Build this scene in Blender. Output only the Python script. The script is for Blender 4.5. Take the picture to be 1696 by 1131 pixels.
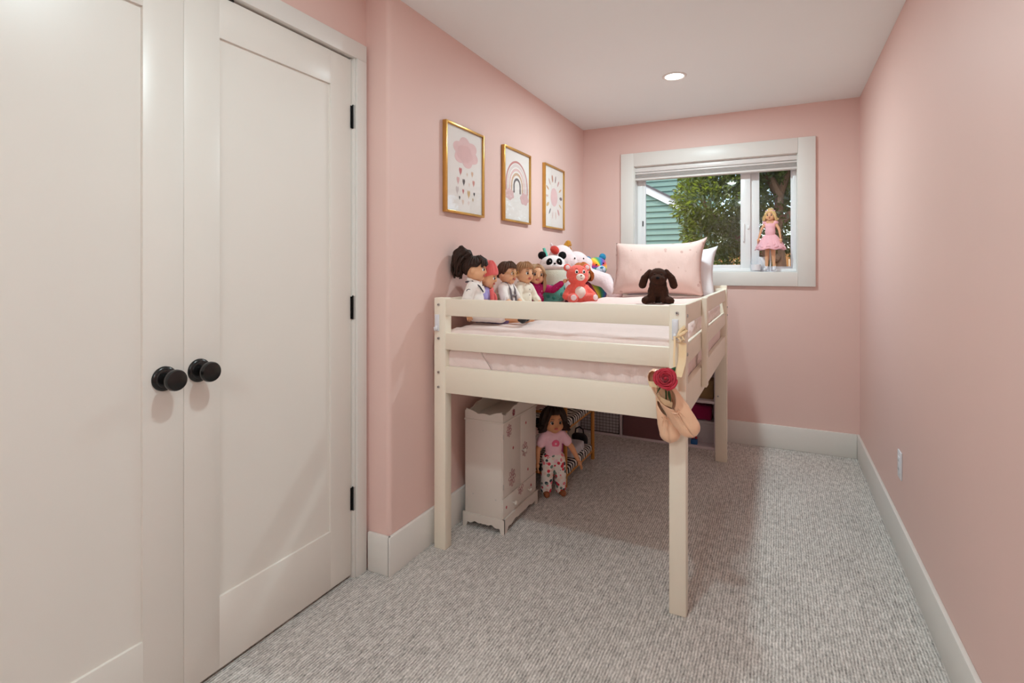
import bpy, bmesh, math, random
import numpy as np
from mathutils import Vector, Matrix, Euler, noise as mnoise

for o in list(bpy.data.objects):
    bpy.data.objects.remove(o, do_unlink=True)
scene = bpy.context.scene
COL = scene.collection
R = math.radians
PI = math.pi

# ------------------------------------------------------------------ camera
cam = bpy.data.cameras.new('camera'); camo = bpy.data.objects.new('camera', cam); COL.objects.link(camo)
camo.location = (0, 0, 1.21)
camo.rotation_euler = (PI/2, 0, math.atan(440/885))
cam.sensor_width = 36; cam.lens = 885/1696*36; cam.shift_y = -120.5/1696
cam.clip_start = 0.02
scene.camera = camo

# ------------------------------------------------------------------ world, sun, exposure
SKY_STRENGTH = 0.5
SUN_STRENGTH = 3.6
LAMP_W = (17.0, 11.0, 8.5)
FILL_LANTERN_STRENGTH = 25.0  # glow of the added fill lantern behind the viewer
LAMP_COL = (0.80, 1.0, 1.03)
world = bpy.data.worlds.new('world'); scene.world = world; world.use_nodes = True
wn = world.node_tree; wn.nodes.clear()
sky = wn.nodes.new('ShaderNodeTexSky'); sky.sky_type = 'NISHITA'; sky.sun_disc = False
sky.sun_elevation = R(52); sky.sun_rotation = R(215); sky.air_density = 1.0; sky.dust_density = 1.5
bg = wn.nodes.new('ShaderNodeBackground'); bg.inputs['Strength'].default_value = SKY_STRENGTH
wo = wn.nodes.new('ShaderNodeOutputWorld')
wn.links.new(sky.outputs[0], bg.inputs[0]); wn.links.new(bg.outputs[0], wo.inputs[0])
sun = bpy.data.lights.new('sun', 'SUN'); suno = bpy.data.objects.new('sun', sun); COL.objects.link(suno)
sun.energy = SUN_STRENGTH; sun.angle = R(0.6); sun.color = (1, .96, .88)
suno.location = (-6, 0, 12)
suno.rotation_euler = Vector((0.55, 0.25, -0.90)).to_track_quat('-Z', 'Y').to_euler()
vs = scene.view_settings
vs.view_transform = 'Standard'; vs.look = 'None'; vs.gamma = 1.0; vs.exposure = 0.03
vs.use_curve_mapping = False
try:
    scene.cycles.max_bounces = 14; scene.cycles.diffuse_bounces = 8; scene.cycles.transparent_max_bounces = 16
    scene.cycles.caustics_reflective = False; scene.cycles.caustics_refractive = False
except Exception:
    pass

# ------------------------------------------------------------------ materials
def S(r, g, b):
    f = lambda c: ((c/255+.055)/1.055)**2.4 if c > 10 else c/255/12.92
    return (f(r), f(g), f(b), 1)

def nodes(name):
    m = bpy.data.materials.new(name); m.use_nodes = True
    nt = m.node_tree; p = nt.nodes['Principled BSDF']
    return m, nt, p

def coords(nt, kind='Object', scale=None):
    t = nt.nodes.new('ShaderNodeTexCoord')
    if scale is None: return t.outputs[kind]
    mp = nt.nodes.new('ShaderNodeMapping'); nt.links.new(t.outputs[kind], mp.inputs['Vector'])
    mp.inputs['Scale'].default_value = scale
    return mp.outputs[0]

def mixc(nt, fac, a, b, mode='MIX'):
    n = nt.nodes.new('ShaderNodeMix'); n.data_type = 'RGBA'; n.blend_type = mode
    for sock, v in ((n.inputs[0], fac), (n.inputs[6], a), (n.inputs[7], b)):
        if hasattr(v, 'is_linked') or isinstance(v, bpy.types.NodeSocket): nt.links.new(v, sock)
        else: sock.default_value = v
    return n.outputs[2]

def math_n(nt, op, a, b=0.0, c=0.0):
    n = nt.nodes.new('ShaderNodeMath'); n.operation = op
    for sock, v in zip(n.inputs, (a, b, c)):
        if isinstance(v, bpy.types.NodeSocket): nt.links.new(v, sock)
        else: sock.default_value = v
    return n.outputs[0]

def tnoise(nt, vec, scale, detail=3, rough=.55):
    n = nt.nodes.new('ShaderNodeTexNoise'); nt.links.new(vec, n.inputs['Vector'])
    n.inputs['Scale'].default_value = scale; n.inputs['Detail'].default_value = detail; n.inputs['Roughness'].default_value = rough
    return n.outputs['Fac']

def add_bump(nt, p, h, strength, dist):
    b = nt.nodes.new('ShaderNodeBump'); b.inputs['Strength'].default_value = strength; b.inputs['Distance'].default_value = dist
    nt.links.new(h, b.inputs['Height']); nt.links.new(b.outputs[0], p.inputs['Normal'])

def M(name, col, rough=.5, var=.06, vscale=8, metal=0, bump=None, sheen=0, spec=.5, sub=0, stretch=None):
    m, nt, p = nodes(name)
    v = coords(nt, 'Object', stretch)
    n = tnoise(nt, v, vscale)
    d = tuple(max(0, c*(1-var)) for c in col[:3])+(1,); l = tuple(min(1, c*(1+var)) for c in col[:3])+(1,)
    nt.links.new(mixc(nt, n, d, l), p.inputs['Base Color'])
    p.inputs['Roughness'].default_value = rough; p.inputs['Metallic'].default_value = metal
    p.inputs['Specular IOR Level'].default_value = spec
    if sheen: p.inputs['Sheen Weight'].default_value = sheen; p.inputs['Sheen Roughness'].default_value = .5
    if sub:
        p.inputs['Subsurface Weight'].default_value = sub; p.inputs['Subsurface Radius'].default_value = (.01, .005, .003)
    if bump:
        bs, st, di = bump
        add_bump(nt, p, tnoise(nt, v, bs, 4), st, di)
    return m

def fur(name, col, var=.25): return M(name, col, .9, var, 90, bump=(260, .7, .004), sheen=.30 if max(col[:3]) > .1 else .03, spec=.12)
def cloth(name, col, var=.07): return M(name, col, .85, var, 60, bump=(500, .35, .001), sheen=.15, spec=.2)
def hairm(name, col, var=.45):
    m, nt, p = nodes(name)
    v = coords(nt, 'Object', (1, 1, .12))
    n = tnoise(nt, v, 260, 3)
    d = tuple(c*(1-var) for c in col[:3])+(1,); l = tuple(min(1, c*(1+var)) for c in col[:3])+(1,)
    nt.links.new(mixc(nt, n, d, l), p.inputs['Base Color'])
    p.inputs['Roughness'].default_value = .52; p.inputs['Specular IOR Level'].default_value = .22; add_bump(nt, p, n, .6, .002)
    return m

def spots(name, base, cols, scale, radius, rough=.85):
    m, nt, p = nodes(name)
    v = coords(nt, 'Object')
    vo = nt.nodes.new('ShaderNodeTexVoronoi'); nt.links.new(v, vo.inputs['Vector']); vo.inputs['Scale'].default_value = scale
    sep = nt.nodes.new('ShaderNodeSeparateColor'); nt.links.new(vo.outputs['Color'], sep.inputs[0])
    ramp = nt.nodes.new('ShaderNodeValToRGB'); ramp.color_ramp.interpolation = 'CONSTANT'
    el = ramp.color_ramp.elements
    el[0].position = 0; el[0].color = cols[0]; el[1].position = 1/len(cols); el[1].color = cols[1 % len(cols)]
    for i in range(2, len(cols)):
        e = el.new(i/len(cols)); e.color = cols[i]
    nt.links.new(sep.outputs[0], ramp.inputs[0])
    f = math_n(nt, 'LESS_THAN', vo.outputs['Distance'], radius)
    nt.links.new(mixc(nt, f, base, ramp.outputs[0]), p.inputs['Base Color'])
    p.inputs['Roughness'].default_value = rough; p.inputs['Specular IOR Level'].default_value = .2
    add_bump(nt, p, tnoise(nt, coords(nt, 'Object', (1, 1, .5)), 22, 4), .55, .006)
    return m

def zebra_mat():
    m, nt, p = nodes('zebra_cloth')
    v = coords(nt, 'Object', (1, 1, 1))
    w = nt.nodes.new('ShaderNodeTexWave'); nt.links.new(v, w.inputs['Vector'])
    w.bands_direction = 'Y'; w.inputs['Scale'].default_value = 9; w.inputs['Distortion'].default_value = 5; w.inputs['Detail'].default_value = 1.5; w.inputs['Detail Scale'].default_value = .8
    f = math_n(nt, 'GREATER_THAN', w.outputs['Fac'], .55)
    nt.links.new(mixc(nt, f, S(22, 20, 26), S(235, 230, 225)), p.inputs['Base Color'])
    p.inputs['Roughness'].default_value = .8
    return m

def carpet_mat():
    m, nt, p = nodes('ribbed_carpet')
    v = coords(nt, 'Object')
    sx = nt.nodes.new('ShaderNodeSeparateXYZ'); nt.links.new(v, sx.inputs[0])
    wob = tnoise(nt, coords(nt, 'Object', (1, 1, 1)), 18, 2)
    ph = math_n(nt, 'MULTIPLY_ADD', sx.outputs[0], 2*PI/.0095, math_n(nt, 'MULTIPLY', wob, 5.0))
    rib = math_n(nt, 'MULTIPLY_ADD', math_n(nt, 'SINE', ph), .5, .5)
    loops = tnoise(nt, coords(nt, 'Object', (170, 85, 1)), 1.0, 2, .6)
    dash = tnoise(nt, coords(nt, 'Object', (75, 22, 1)), 1.0, 3, .7)
    big = tnoise(nt, coords(nt, 'Object', (5, 2.5, 1)), 1.0, 3, .6)
    a = math_n(nt, 'MULTIPLY_ADD', rib, .28, math_n(nt, 'MULTIPLY', loops, .85))
    a = math_n(nt, 'MULTIPLY_ADD', dash, 1.0, a)
    a = math_n(nt, 'MULTIPLY_ADD', big, .25, a)
    a = math_n(nt, 'MULTIPLY_ADD', a, 1.15, -.79)
    r = nt.nodes.new('ShaderNodeValToRGB'); nt.links.new(a, r.inputs[0])
    e = r.color_ramp.elements; e[0].position = .05; e[0].color = S(108, 104, 100); e[1].position = .95; e[1].color = S(236, 231, 226)
    k = e.new(.5); k.color = S(184, 179, 174)
    nt.links.new(r.outputs[0], p.inputs['Base Color'])
    p.inputs['Roughness'].default_value = .95; p.inputs['Specular IOR Level'].default_value = .1
    p.inputs['Sheen Weight'].default_value = .1
    h = math_n(nt, 'MULTIPLY_ADD', rib, .45, math_n(nt, 'MULTIPLY_ADD', dash, .6, loops))
    add_bump(nt, p, h, .7, .004)
    return m

def wall_paint(name, col, rough=.55):
    m, nt, p = nodes(name)
    v = coords(nt, 'Object')
    n = tnoise(nt, v, 2.0, 2); 
    d = tuple(c*.985 for c in col[:3])+(1,); l = tuple(min(1, c*1.015) for c in col[:3])+(1,)
    nt.links.new(mixc(nt, n, d, l), p.inputs['Base Color'])
    p.inputs['Roughness'].default_value = rough; p.inputs['Specular IOR Level'].default_value = .35
    add_bump(nt, p, tnoise(nt, v, 300, 3), .06, .001)
    return m

def glass_mat(name, tint=(1, 1, 1, 1), fac=None):
    m = bpy.data.materials.new(name); m.use_nodes = True; nt = m.node_tree; nt.nodes.clear()
    t = nt.nodes.new('ShaderNodeBsdfTransparent'); t.inputs[0].default_value = tint
    g = nt.nodes.new('ShaderNodeBsdfGlossy'); g.inputs['Roughness'].default_value = .03
    mx = nt.nodes.new('ShaderNodeMixShader'); o = nt.nodes.new('ShaderNodeOutputMaterial')
    f = nt.nodes.new('ShaderNodeLayerWeight'); f.inputs[0].default_value = .5
    sch = math_n(nt, 'MULTIPLY_ADD', math_n(nt, 'POWER', f.outputs['Facing'], 5.0), .9, .022)
    nt.links.new(sch, mx.inputs[0]); nt.links.new(t.outputs[0], mx.inputs[1]); nt.links.new(g.outputs[0], mx.inputs[2])
    nt.links.new(mx.outputs[0], o.inputs[0])
    return m

def leaf_mat(name, cols, seed=0):
    m = bpy.data.materials.new(name); m.use_nodes = True; nt = m.node_tree; p = nt.nodes['Principled BSDF']
    v = coords(nt, 'Object')
    n = tnoise(nt, v, 9, 5, .8)
    r = nt.nodes.new('ShaderNodeValToRGB'); nt.links.new(n, r.inputs[0])
    e = r.color_ramp.elements; e[0].position = .32; e[0].color = cols[0]; e[1].position = .72; e[1].color = cols[2]
    k = e.new(.52); k.color = cols[1]
    nt.links.new(r.outputs[0], p.inputs['Base Color']); p.inputs['Roughness'].default_value = .33
    tr = nt.nodes.new('ShaderNodeBsdfTranslucent'); tr.inputs[0].default_value = cols[3]
    mx = nt.nodes.new('ShaderNodeMixShader'); mx.inputs[0].default_value = .38
    o = nt.nodes['Material Output']
    nt.links.new(p.outputs[0], mx.inputs[1]); nt.links.new(tr.outputs[0], mx.inputs[2]); nt.links.new(mx.outputs[0], o.inputs[0])
    return m

def emit_mat(name, col, strength):
    m, nt, p = nodes(name)
    p.inputs['Emission Color'].default_value = col; p.inputs['Emission Strength'].default_value = strength
    return m

MT = dict(
    pink=wall_paint('pink_wall_paint', S(226, 194, 186)),
    ceil=wall_paint('ceiling_paint', S(239, 245, 245), .8),
    white=M('white_trim_paint', S(224, 221, 216), .38, .02, 5, bump=(120, .05, .001)),
    door=M('door_paint', S(226, 221, 214), .33, .02, 4, bump=(90, .05, .001)),
    vinyl=M('white_vinyl', S(240, 241, 242), .3, .02),
    blackm=M('black_hardware', S(16, 15, 15), .24, .1, 30),
    steel=M('zinc_bolt', S(188, 186, 182), .3, .1, 60, metal=.8),
    bed=M('cream_bed_paint', S(236, 227, 210), .42, .02, 5, bump=(60, .08, .001), stretch=(1, 1, 1)),
    carpet=carpet_mat(),
    shade=M('shade_fabric', S(172, 166, 163), .8, .03, 30),
    shade_rail=M('shade_rail', S(222, 217, 214), .35, .02),
    gold=M('gold_frame', S(214, 166, 92), .30, .12, 20, metal=.85),
    paper=M('print_paper', S(240, 234, 230), .6, .02),
    glass=glass_mat('clear_glass'),
    quilt=None,
    plastic=M('pale_plastic', S(226, 228, 234), .3, .02),
    lens=emit_mat('lamp_lens', (1, .97, .92, 1), 14),
)

# ------------------------------------------------------------------ mesh helpers
def merge(dst, src):
    me = bpy.data.meshes.new('t'); src.to_mesh(me); src.free(); dst.from_mesh(me); bpy.data.meshes.remove(me)
    return dst

def bx(lo, hi, bev=0, seg=2, bm=None):
    t = bmesh.new(); bmesh.ops.create_cube(t, size=1)
    lo = Vector(lo); hi = Vector(hi); c = (lo+hi)/2; s = hi-lo
    for v in t.verts: v.co = Vector((v.co.x*s.x, v.co.y*s.y, v.co.z*s.z))+c
    if bev: bmesh.ops.bevel(t, geom=t.edges[:], offset=min(bev, min(abs(s.x), abs(s.y), abs(s.z))*.45), segments=seg, affect='EDGES', profile=.5)
    return t if bm is None else merge(bm, t)

def orient(p0, p1):
    d = Vector(p1)-Vector(p0)
    return Matrix.Translation((Vector(p0)+Vector(p1))/2) @ d.to_track_quat('Z', 'Y').to_matrix().to_4x4(), d.length

def cyl(p0, p1, r0, r1=None, n=20, bm=None, caps=True):
    t = bmesh.new() if bm is None else bm
    m, L = orient(p0, p1)
    bmesh.ops.create_cone(t, cap_ends=caps, segments=n, radius1=r0, radius2=r0 if r1 is None else r1, depth=L, matrix=m)
    return t

def ell(c, r, rot=None, bm=None, u=20, v=14):
    t = bmesh.new() if bm is None else bm
    if isinstance(r, (int, float)): r = (r, r, r)
    m = Matrix.Translation(c)
    if rot: m = m @ Euler(rot).to_matrix().to_4x4()
    m = m @ Matrix.Diagonal((r[0], r[1], r[2], 1))
    bmesh.ops.create_uvsphere(t, u_segments=u, v_segments=v, radius=1, matrix=m)
    return t

def capsule(p0, p1, r0, r1=None, bm=None, u=14, v=10):
    t = bmesh.new() if bm is None else bm
    if r1 is None: r1 = r0
    ell(p0, r0, None, t, u, v); ell(p1, r1, None, t, u, v)
    if (Vector(p1)-Vector(p0)).length > 1e-5: cyl(p0, p1, r0, r1, u, t)
    return t

def tube(pts, rad, n=8, bm=None, closed=False, flat=None):
    t = bmesh.new() if bm is None else bm
    P = [Vector(p) for p in pts]; k = len(P)
    if isinstance(rad, (int, float)): rad = [rad]*k
    rings = []; up = None
    for i in range(k):
        if closed: d = P[(i+1) % k]-P[i-1]
        else: d = P[min(i+1, k-1)]-P[max(i-1, 0)]
        d.normalize()
        if up is None:
            up = Vector((0, 0, 1)) if abs(d.z) < .9 else Vector((1, 0, 0))
        up = (up-d*up.dot(d)); up.normalize(); sd = d.cross(up)
        ring = []
        for j in range(n):
            a = 2*PI*j/n
            ring.append(t.verts.new(P[i]+(sd*math.cos(a)+up*math.sin(a)*(flat or 1))*rad[i]))
        rings.append(ring)
    for i in range(k if closed else k-1):
        a, b = rings[i], rings[(i+1) % k]
        for j in range(n): t.faces.new((a[j], a[(j+1) % n], b[(j+1) % n], b[j]))
    if not closed:
        t.faces.new(list(reversed(rings[0]))); t.faces.new(rings[-1])
    return t

def lathe(prof, n=32, bm=None, m=None):
    t = bmesh.new(); rings = []
    for r, z in prof:
        rings.append([t.verts.new((max(r, 1e-5)*math.cos(2*PI*j/n), max(r, 1e-5)*math.sin(2*PI*j/n), z)) for j in range(n)])
    for a, b in zip(rings, rings[1:]):
        for j in range(n): t.faces.new((a[j], a[(j+1) % n], b[(j+1) % n], b[j]))
    t.faces.new(list(reversed(rings[0]))); t.faces.new(rings[-1])
    if m is not None: bmesh.ops.transform(t, matrix=m, verts=t.verts)
    bmesh.ops.recalc_face_normals(t, faces=t.faces)
    return t if bm is None else merge(bm, t)

def prism(poly, a, b, axis='z', bm=None):
    """polygon of 2-D points extruded along axis from a to b"""
    t = bmesh.new()
    def P(p, h):
        if axis == 'z': return (p[0], p[1], h)
        if axis == 'x': return (h, p[0], p[1])
        return (p[0], h, p[1])
    v0 = [t.verts.new(P(p, a)) for p in poly]; v1 = [t.verts.new(P(p, b)) for p in poly]
    n = len(poly)
    t.faces.new(v0); t.faces.new(list(reversed(v1)))
    for i in range(n): t.faces.new((v0[i], v1[i], v1[(i+1) % n], v0[(i+1) % n]))
    bmesh.ops.recalc_face_normals(t, faces=t.faces)
    return t if bm is None else merge(bm, t)

def finish(me, smooth, angle=40):
    if smooth:
        me.shade_smooth()
        if angle: me.set_sharp_from_angle(angle=R(angle))

def tag(o, label=None, cat=None, group=None, kind=None):
    if label: o['label'] = label
    if cat: o['category'] = cat
    if group: o['group'] = group
    if kind: o['kind'] = kind
    return o

def obj(name, bm, mat, parent=None, smooth=True, angle=40, loc=None, rot=None, label=None):
    me = bpy.data.meshes.new(name); bm.to_mesh(me); bm.free()
    me.materials.append(MT[mat] if isinstance(mat, str) else mat)
    finish(me, smooth, angle)
    o = bpy.data.objects.new(name, me); COL.objects.link(o)
    if parent: o.parent = parent
    if loc: o.location = loc
    if rot: o.rotation_euler = rot
    if label: o['label'] = label
    return o

def empty(name, loc=(0, 0, 0), rz=0, label=None, cat=None, group=None, rot=None, kind=None):
    o = bpy.data.objects.new(name, None); COL.objects.link(o); o.empty_display_size = .05
    o.location = loc; o.rotation_euler = rot if rot else (0, 0, rz)
    return tag(o, label, cat, group, kind)

def struct(name, bm, mat, label, cat, smooth=False, angle=40):
    return tag(obj(name, bm, mat, None, smooth, angle), label, cat, kind='structure')

def instance(src, name, parent, loc=None, rot=None):
    o = src.copy(); o.name = name; COL.objects.link(o); o.parent = parent
    if loc: o.location = loc
    if rot: o.rotation_euler = rot
    return o

def remesh(bm, voxel, smooth=6, disp=None):
    """one continuous skin around overlapping shapes"""
    me = bpy.data.meshes.new('t'); bm.to_mesh(me); bm.free()
    ob = bpy.data.objects.new('t', me); COL.objects.link(ob)
    m = ob.modifiers.new('r', 'REMESH'); m.mode = 'VOXEL'; m.voxel_size = voxel
    if smooth:
        s = ob.modifiers.new('s', 'SMOOTH'); s.factor = .5; s.iterations = smooth
    dg = bpy.context.evaluated_depsgraph_get()
    res = bpy.data.meshes.new_from_object(ob.evaluated_get(dg))
    bpy.data.objects.remove(ob, do_unlink=True); bpy.data.meshes.remove(me)
    out = bmesh.new(); out.from_mesh(res); bpy.data.meshes.remove(res)
    if disp:
        for v in out.verts: v.co += Vector(disp(v.co, v.normal))
    return out

def blob(name, prims, mat, parent=None, voxel=.005, smooth=6, disp=None, extra=None, label=None):
    bm = bmesh.new()
    for p in prims:
        if p[0] == 'e': ell(p[1], p[2], p[3] if len(p) > 3 else None, bm)
        else: capsule(p[1], p[2], p[3], p[4] if len(p) > 4 else None, bm)
    out = remesh(bm, voxel, smooth, disp)
    if extra: extra(out)
    return obj(name, out, mat, parent, True, None, label=label)

def soft_box(lo, hi, r, n=24, disp=None):
    t = bmesh.new(); bmesh.ops.create_cube(t, size=2)
    bmesh.ops.subdivide_edges(t, edges=t.edges[:], cuts=n, use_grid_fill=True)
    lo = Vector(lo); hi = Vector(hi); c = (lo+hi)/2; h = (hi-lo)/2
    for v in t.verts:
        p = Vector((v.co.x*h.x, v.co.y*h.y, v.co.z*h.z))
        q = Vector([max(-h[i]+r, min(h[i]-r, p[i])) for i in range(3)])
        d = p-q
        if d.length > 1e-6: p = q+d.normalized()*r*min(1, d.length/r if d.length < r else 1)
        v.co = p+c
    t.normal_update()
    if disp:
        for v, nn in [(v, v.normal.copy()) for v in t.verts]: v.co += Vector(disp(v.co.copy(), nn))
    return t

# ------------------------------------------------------------------ the room
XL, XD, XR, YB, YF, H = -1.375, -1.494, 0.468, 4.03, -1.75, 2.303
T = .16
struct('floor', bx((-2.2, YF-T, -.12), (XR+T, YB+T, 0)), 'carpet', 'grey ribbed loop carpet covering the whole floor', 'carpet')
struct('ceiling', bx((-2.2, YF-T, H), (XR+T, YB+T, H+.12)), 'ceil', 'plain white painted ceiling', 'ceiling')
# left wall with a rounded outside corner at the closet return
rc = .02
pts = [(-2.1, 1.676)]
for i in range(7):
    a = -PI/2+i*PI/12
    pts.append((XL-rc+rc*math.cos(a), 1.676+rc+rc*math.sin(a)))
pts += [(XL, YB+T), (-2.1, YB+T)]
struct('wall_left', prism(pts, 0, H), 'pink', 'pink painted left wall with rounded corner by the closet', 'wall', True, 20)
w = bx((-2.1, YF-T, 2.045), (XD, 1.676, H)); bx((-2.1, YF-T, 0), (XD, .262, 2.045), bm=w); bx((-2.1, 1.608, 0), (XD, 1.676, 2.045), bm=w)
struct('wall_closet', w, 'pink', 'pink wall strip above the white closet doors', 'wall')
struct('wall_closet_light_block', bx((-2.1, .2, 0), (-1.62, 1.65, 2.045)), 'white', 'unseen block added behind the closet doors against light leaks', 'wall')  # added block, keeps outside light from leaking through the door gaps
struct('wall_right', bx((XR, YF-T, 0), (XR+T, YB+T, H)), 'pink', 'long plain pink wall on the right', 'wall')
struct('wall_front', bx((-2.1, YF-T, 0), (XR, YF, H)), 'pink', 'pink wall behind the viewer', 'wall')
# back wall with window opening
WX0, WX1, WZ0, WZ1 = -.973, .122, 1.182, 1.98
w = bx((XL, YB, 0), (WX0, YB+T, H)); bx((WX1, YB, 0), (XR, YB+T, H), bm=w)
bx((WX0, YB, 0), (WX1, YB+T, WZ0), bm=w); bx((WX0, YB, WZ1), (WX1, YB+T, H), bm=w)
struct('wall_back', w, 'pink', 'pink back wall around the window', 'wall')
BH, BT = .155, .016
def base(name, a, b, lab): struct(name, bx(a, b, .004, 2), 'white', lab, 'baseboard', True)
base('baseboard_left', (XL, 1.66, 0), (XL+BT, YB-BT, BH), 'white baseboard along the left wall behind the bed')
base('baseboard_return', (-1.4735, 1.66, 0), (XL+BT-.001, 1.6755, BH), 'short white baseboard beside the closet casing')
base('baseboard_back', (XL+BT, YB-BT, 0), (XR-BT, YB, BH), 'white baseboard under the window')
base('baseboard_right', (XR-BT, YF, 0), (XR, YB, BH), 'long white baseboard along the right wall')
# closet casing
def part(name, bm, mat, par, smooth=True): return obj(name, bm, mat, par, smooth)
tr = empty('trim_1', (XD, .93, 0), 0, 'white flat casing around the double closet doors', 'door casing', kind='structure')
part('side_casing', bx((0, 1.606-.93, 0), (.019, 1.6595-.93, 2.034), .002), 'white', tr)
part('side_casing', bx((0, .205-.93, 0), (.019, .264-.93, 2.034), .002), 'white', tr)
part('head_casing', bx((0, .205-.93, 2.034), (.019, 1.6595-.93, 2.100), .002), 'white', tr)
part('jamb', bx((-.10, 1.597-.93, 0), (.010, 1.6055-.93, 2.046), .001), 'white', tr)
part('jamb', bx((-.10, .264-.93, 0), (.010, .273-.93, 2.046), .001), 'white', tr)
part('head_jamb', bx((-.10, .2735-.93, 2.0355), (.010, 1.5965-.93, 2.0445), .001), 'white', tr)

def closet_door(idx, y0, y1, knob_y, label, hinge_y, kz, catch_y):
    d = empty(f'door_{idx}', (XD-.002, (y0+y1)/2, 0), 0, label, 'door', 'double closet doors', kind='structure')
    o = (y0+y1)/2; a, b = y0-o, y1-o
    z0, z1 = .012, 2.0275; st = .108; zt, zb = 1.902, .2265
    th = .034
    part('stile', bx((-th, a, z0), (0, a+st, z1), .0012), 'door', d)
    part('stile', bx((-th, b-st, z0), (0, b, z1), .0012), 'door', d)
    part('top_rail', bx((-th, a+st-.001, zt), (-.0001, b-st+.001, z1), .0006), 'door', d)
    part('bottom_rail', bx((-th, a+st-.001, z0), (-.0001, b-st+.001, zb), .0006), 'door', d)
    part('panel', bx((-th+.006, a+st-.004, zb-.004), (-.0085, b-st+.004, zt+.004)), 'door', d)
    ky = knob_y-o
    m = Matrix.Translation((0, ky, kz)) @ Matrix.Rotation(PI/2, 4, 'Y')
    k = part('knob', lathe([(.0125, .004), (.0125, .026), (.019, .034), (.0255, .040), (.0285, .048), (.0285, .056), (.0265, .0605), (.022, .0625), (.0, .0633)], 32, m=m), 'blackm', d)
    part('rose', lathe([(.0, 0), (.0335, 0), (.0335, .004), (.031, .0075), (.026, .009), (.0245, .012), (.018, .014), (.0, .014)], 36, m=m), 'blackm', k)
    for hz in (1.8045, 1.058, .3095):
        hy = hinge_y-o
        h = part('hinge', cyl((.006, hy, hz-.046), (.006, hy, hz+.046), .0062, n=14), 'blackm', d)
        sgn = 1 if hinge_y > o else -1
        part('leaf', bx((-.003, min(hy, hy-sgn*.012), hz-.044), (.0035, max(hy, hy-sgn*.012), hz+.043)), 'blackm', h)
        cyl_t = cyl((.006, hy, hz+.046), (.006, hy, hz+.051), .0045, .003, 12)
        part('pin_tip', cyl_t, 'blackm', h)
    part('catch', bx((-.020, catch_y-o-.03, z1-.001), (.002, catch_y-o+.03, z1+.0065), .002), 'blackm', d)
    return d
closet_door(1, .9353, 1.5945, .979, 'right white closet door with recessed panel and round black knob', 1.6005, .917, 1.06)
closet_door(2, .2755, .9347, .881, 'left white closet door cut off by the picture edge', .2695, .911, .80)

# window
wi = empty('window_1', ((WX0+WX1)/2, YB, WZ0), 0, 'white framed sliding window in the pink back wall', 'window', kind='structure')
ox, oy, oz = (WX0+WX1)/2, YB, WZ0
def wb(name, lo, hi, mat='vinyl', bev=.002, par=None):
    return part(name, bx((lo[0]-ox, lo[1]-oy, lo[2]-oz), (hi[0]-ox, hi[1]-oy, hi[2]-oz), bev), mat, par or wi)
CX0, CX1, CZ0, CZ1 = -1.070, .223, 1.092, 2.079
wb('casing', (CX0, YB-.02, CZ0), (WX0+.002, YB, CZ1), 'white')
wb('casing', (WX1-.002, YB-.02, CZ0), (CX1, YB, CZ1), 'white')
wb('casing', (WX0+.0025, YB-.0198, CZ0), (WX1-.0025, YB, WZ0+.002), 'white')
wb('casing', (WX0+.0025, YB-.0198, WZ1-.002), (WX1-.0025, YB, CZ1), 'white')
# jamb lining and outer frame
wb('jamb', (WX0, YB, WZ0), (WX0+.008, YB+T, WZ1), 'white', 0)
wb('jamb', (WX1-.008, YB, WZ0), (WX1, YB+T, WZ1), 'white', 0)
wb('sill', (WX0+.008, YB, WZ0), (WX1-.008, YB+T, WZ0+.007), 'white', 0)
wb('head', (WX0+.008, YB, WZ1-.008), (WX1-.008, YB+T, WZ1), 'white', 0)
fy0, fy1 = YB+.085, YB+.135
wb('frame_rail', (WX0+.008, fy0, WZ0+.007), (WX1-.008, fy1, WZ0+.030))
wb('frame_rail', (WX0+.008, fy0, WZ1-.030), (WX1-.008, fy1, WZ1-.008))
wb('frame_stile', (WX0+.008, fy0, WZ0+.030), (WX0+.035, fy1, WZ1-.030))
wb('frame_stile', (WX1-.030, fy0, WZ0+.030), (WX1-.008, fy1, WZ1-.030))
def sash(x0, x1, y0, y1, gx0, gx1, gz0, gz1, z0, z1):
    s = wb('sash', (x0, y0, z0), (gx0, y1, z1))
    wb('stile', (gx1, y0, z0), (x1, y1, z1), par=s); wb('rail', (gx0, y0, z0), (gx1, y1, gz0), par=s); wb('rail', (gx0, y0, gz1), (gx1, y1, z1), par=s)
    wb('pane', (gx0, (y0+y1)/2-.002, gz0), (gx1, (y0+y1)/2+.002, gz1), 'glass', 0, par=s)
    return s
zz0, zz1 = WZ0+.028, WZ1-.028
s1 = sash(WX0+.033, -.172, YB+.088, YB+.110, -.905, -.236, 1.238, 1.925, zz0, zz1)
s2 = sash(-.196, WX1-.028, YB+.112, YB+.133, -.116, .080, 1.226, 1.925, zz0, zz1)
for s in (s1, s2): pass
hb = bx((-.222-ox, YB+.074-oy, 1.40-oz), (-.208-ox, YB+.087-oy, 1.53-oz), .005)
part('pull_handle', hb, 'vinyl', s1)
part('lock', bx((-.192-ox, YB+.078-oy, 1.49-oz), (-.178-ox, YB+.088-oy, 1.515-oz), .003), 'vinyl', s1)
part('side_latch', bx((-.928-ox, YB+.080-oy, 1.535-oz), (-.921-ox, YB+.088-oy, 1.575-oz), .001), 'blackm', s1)

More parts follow.
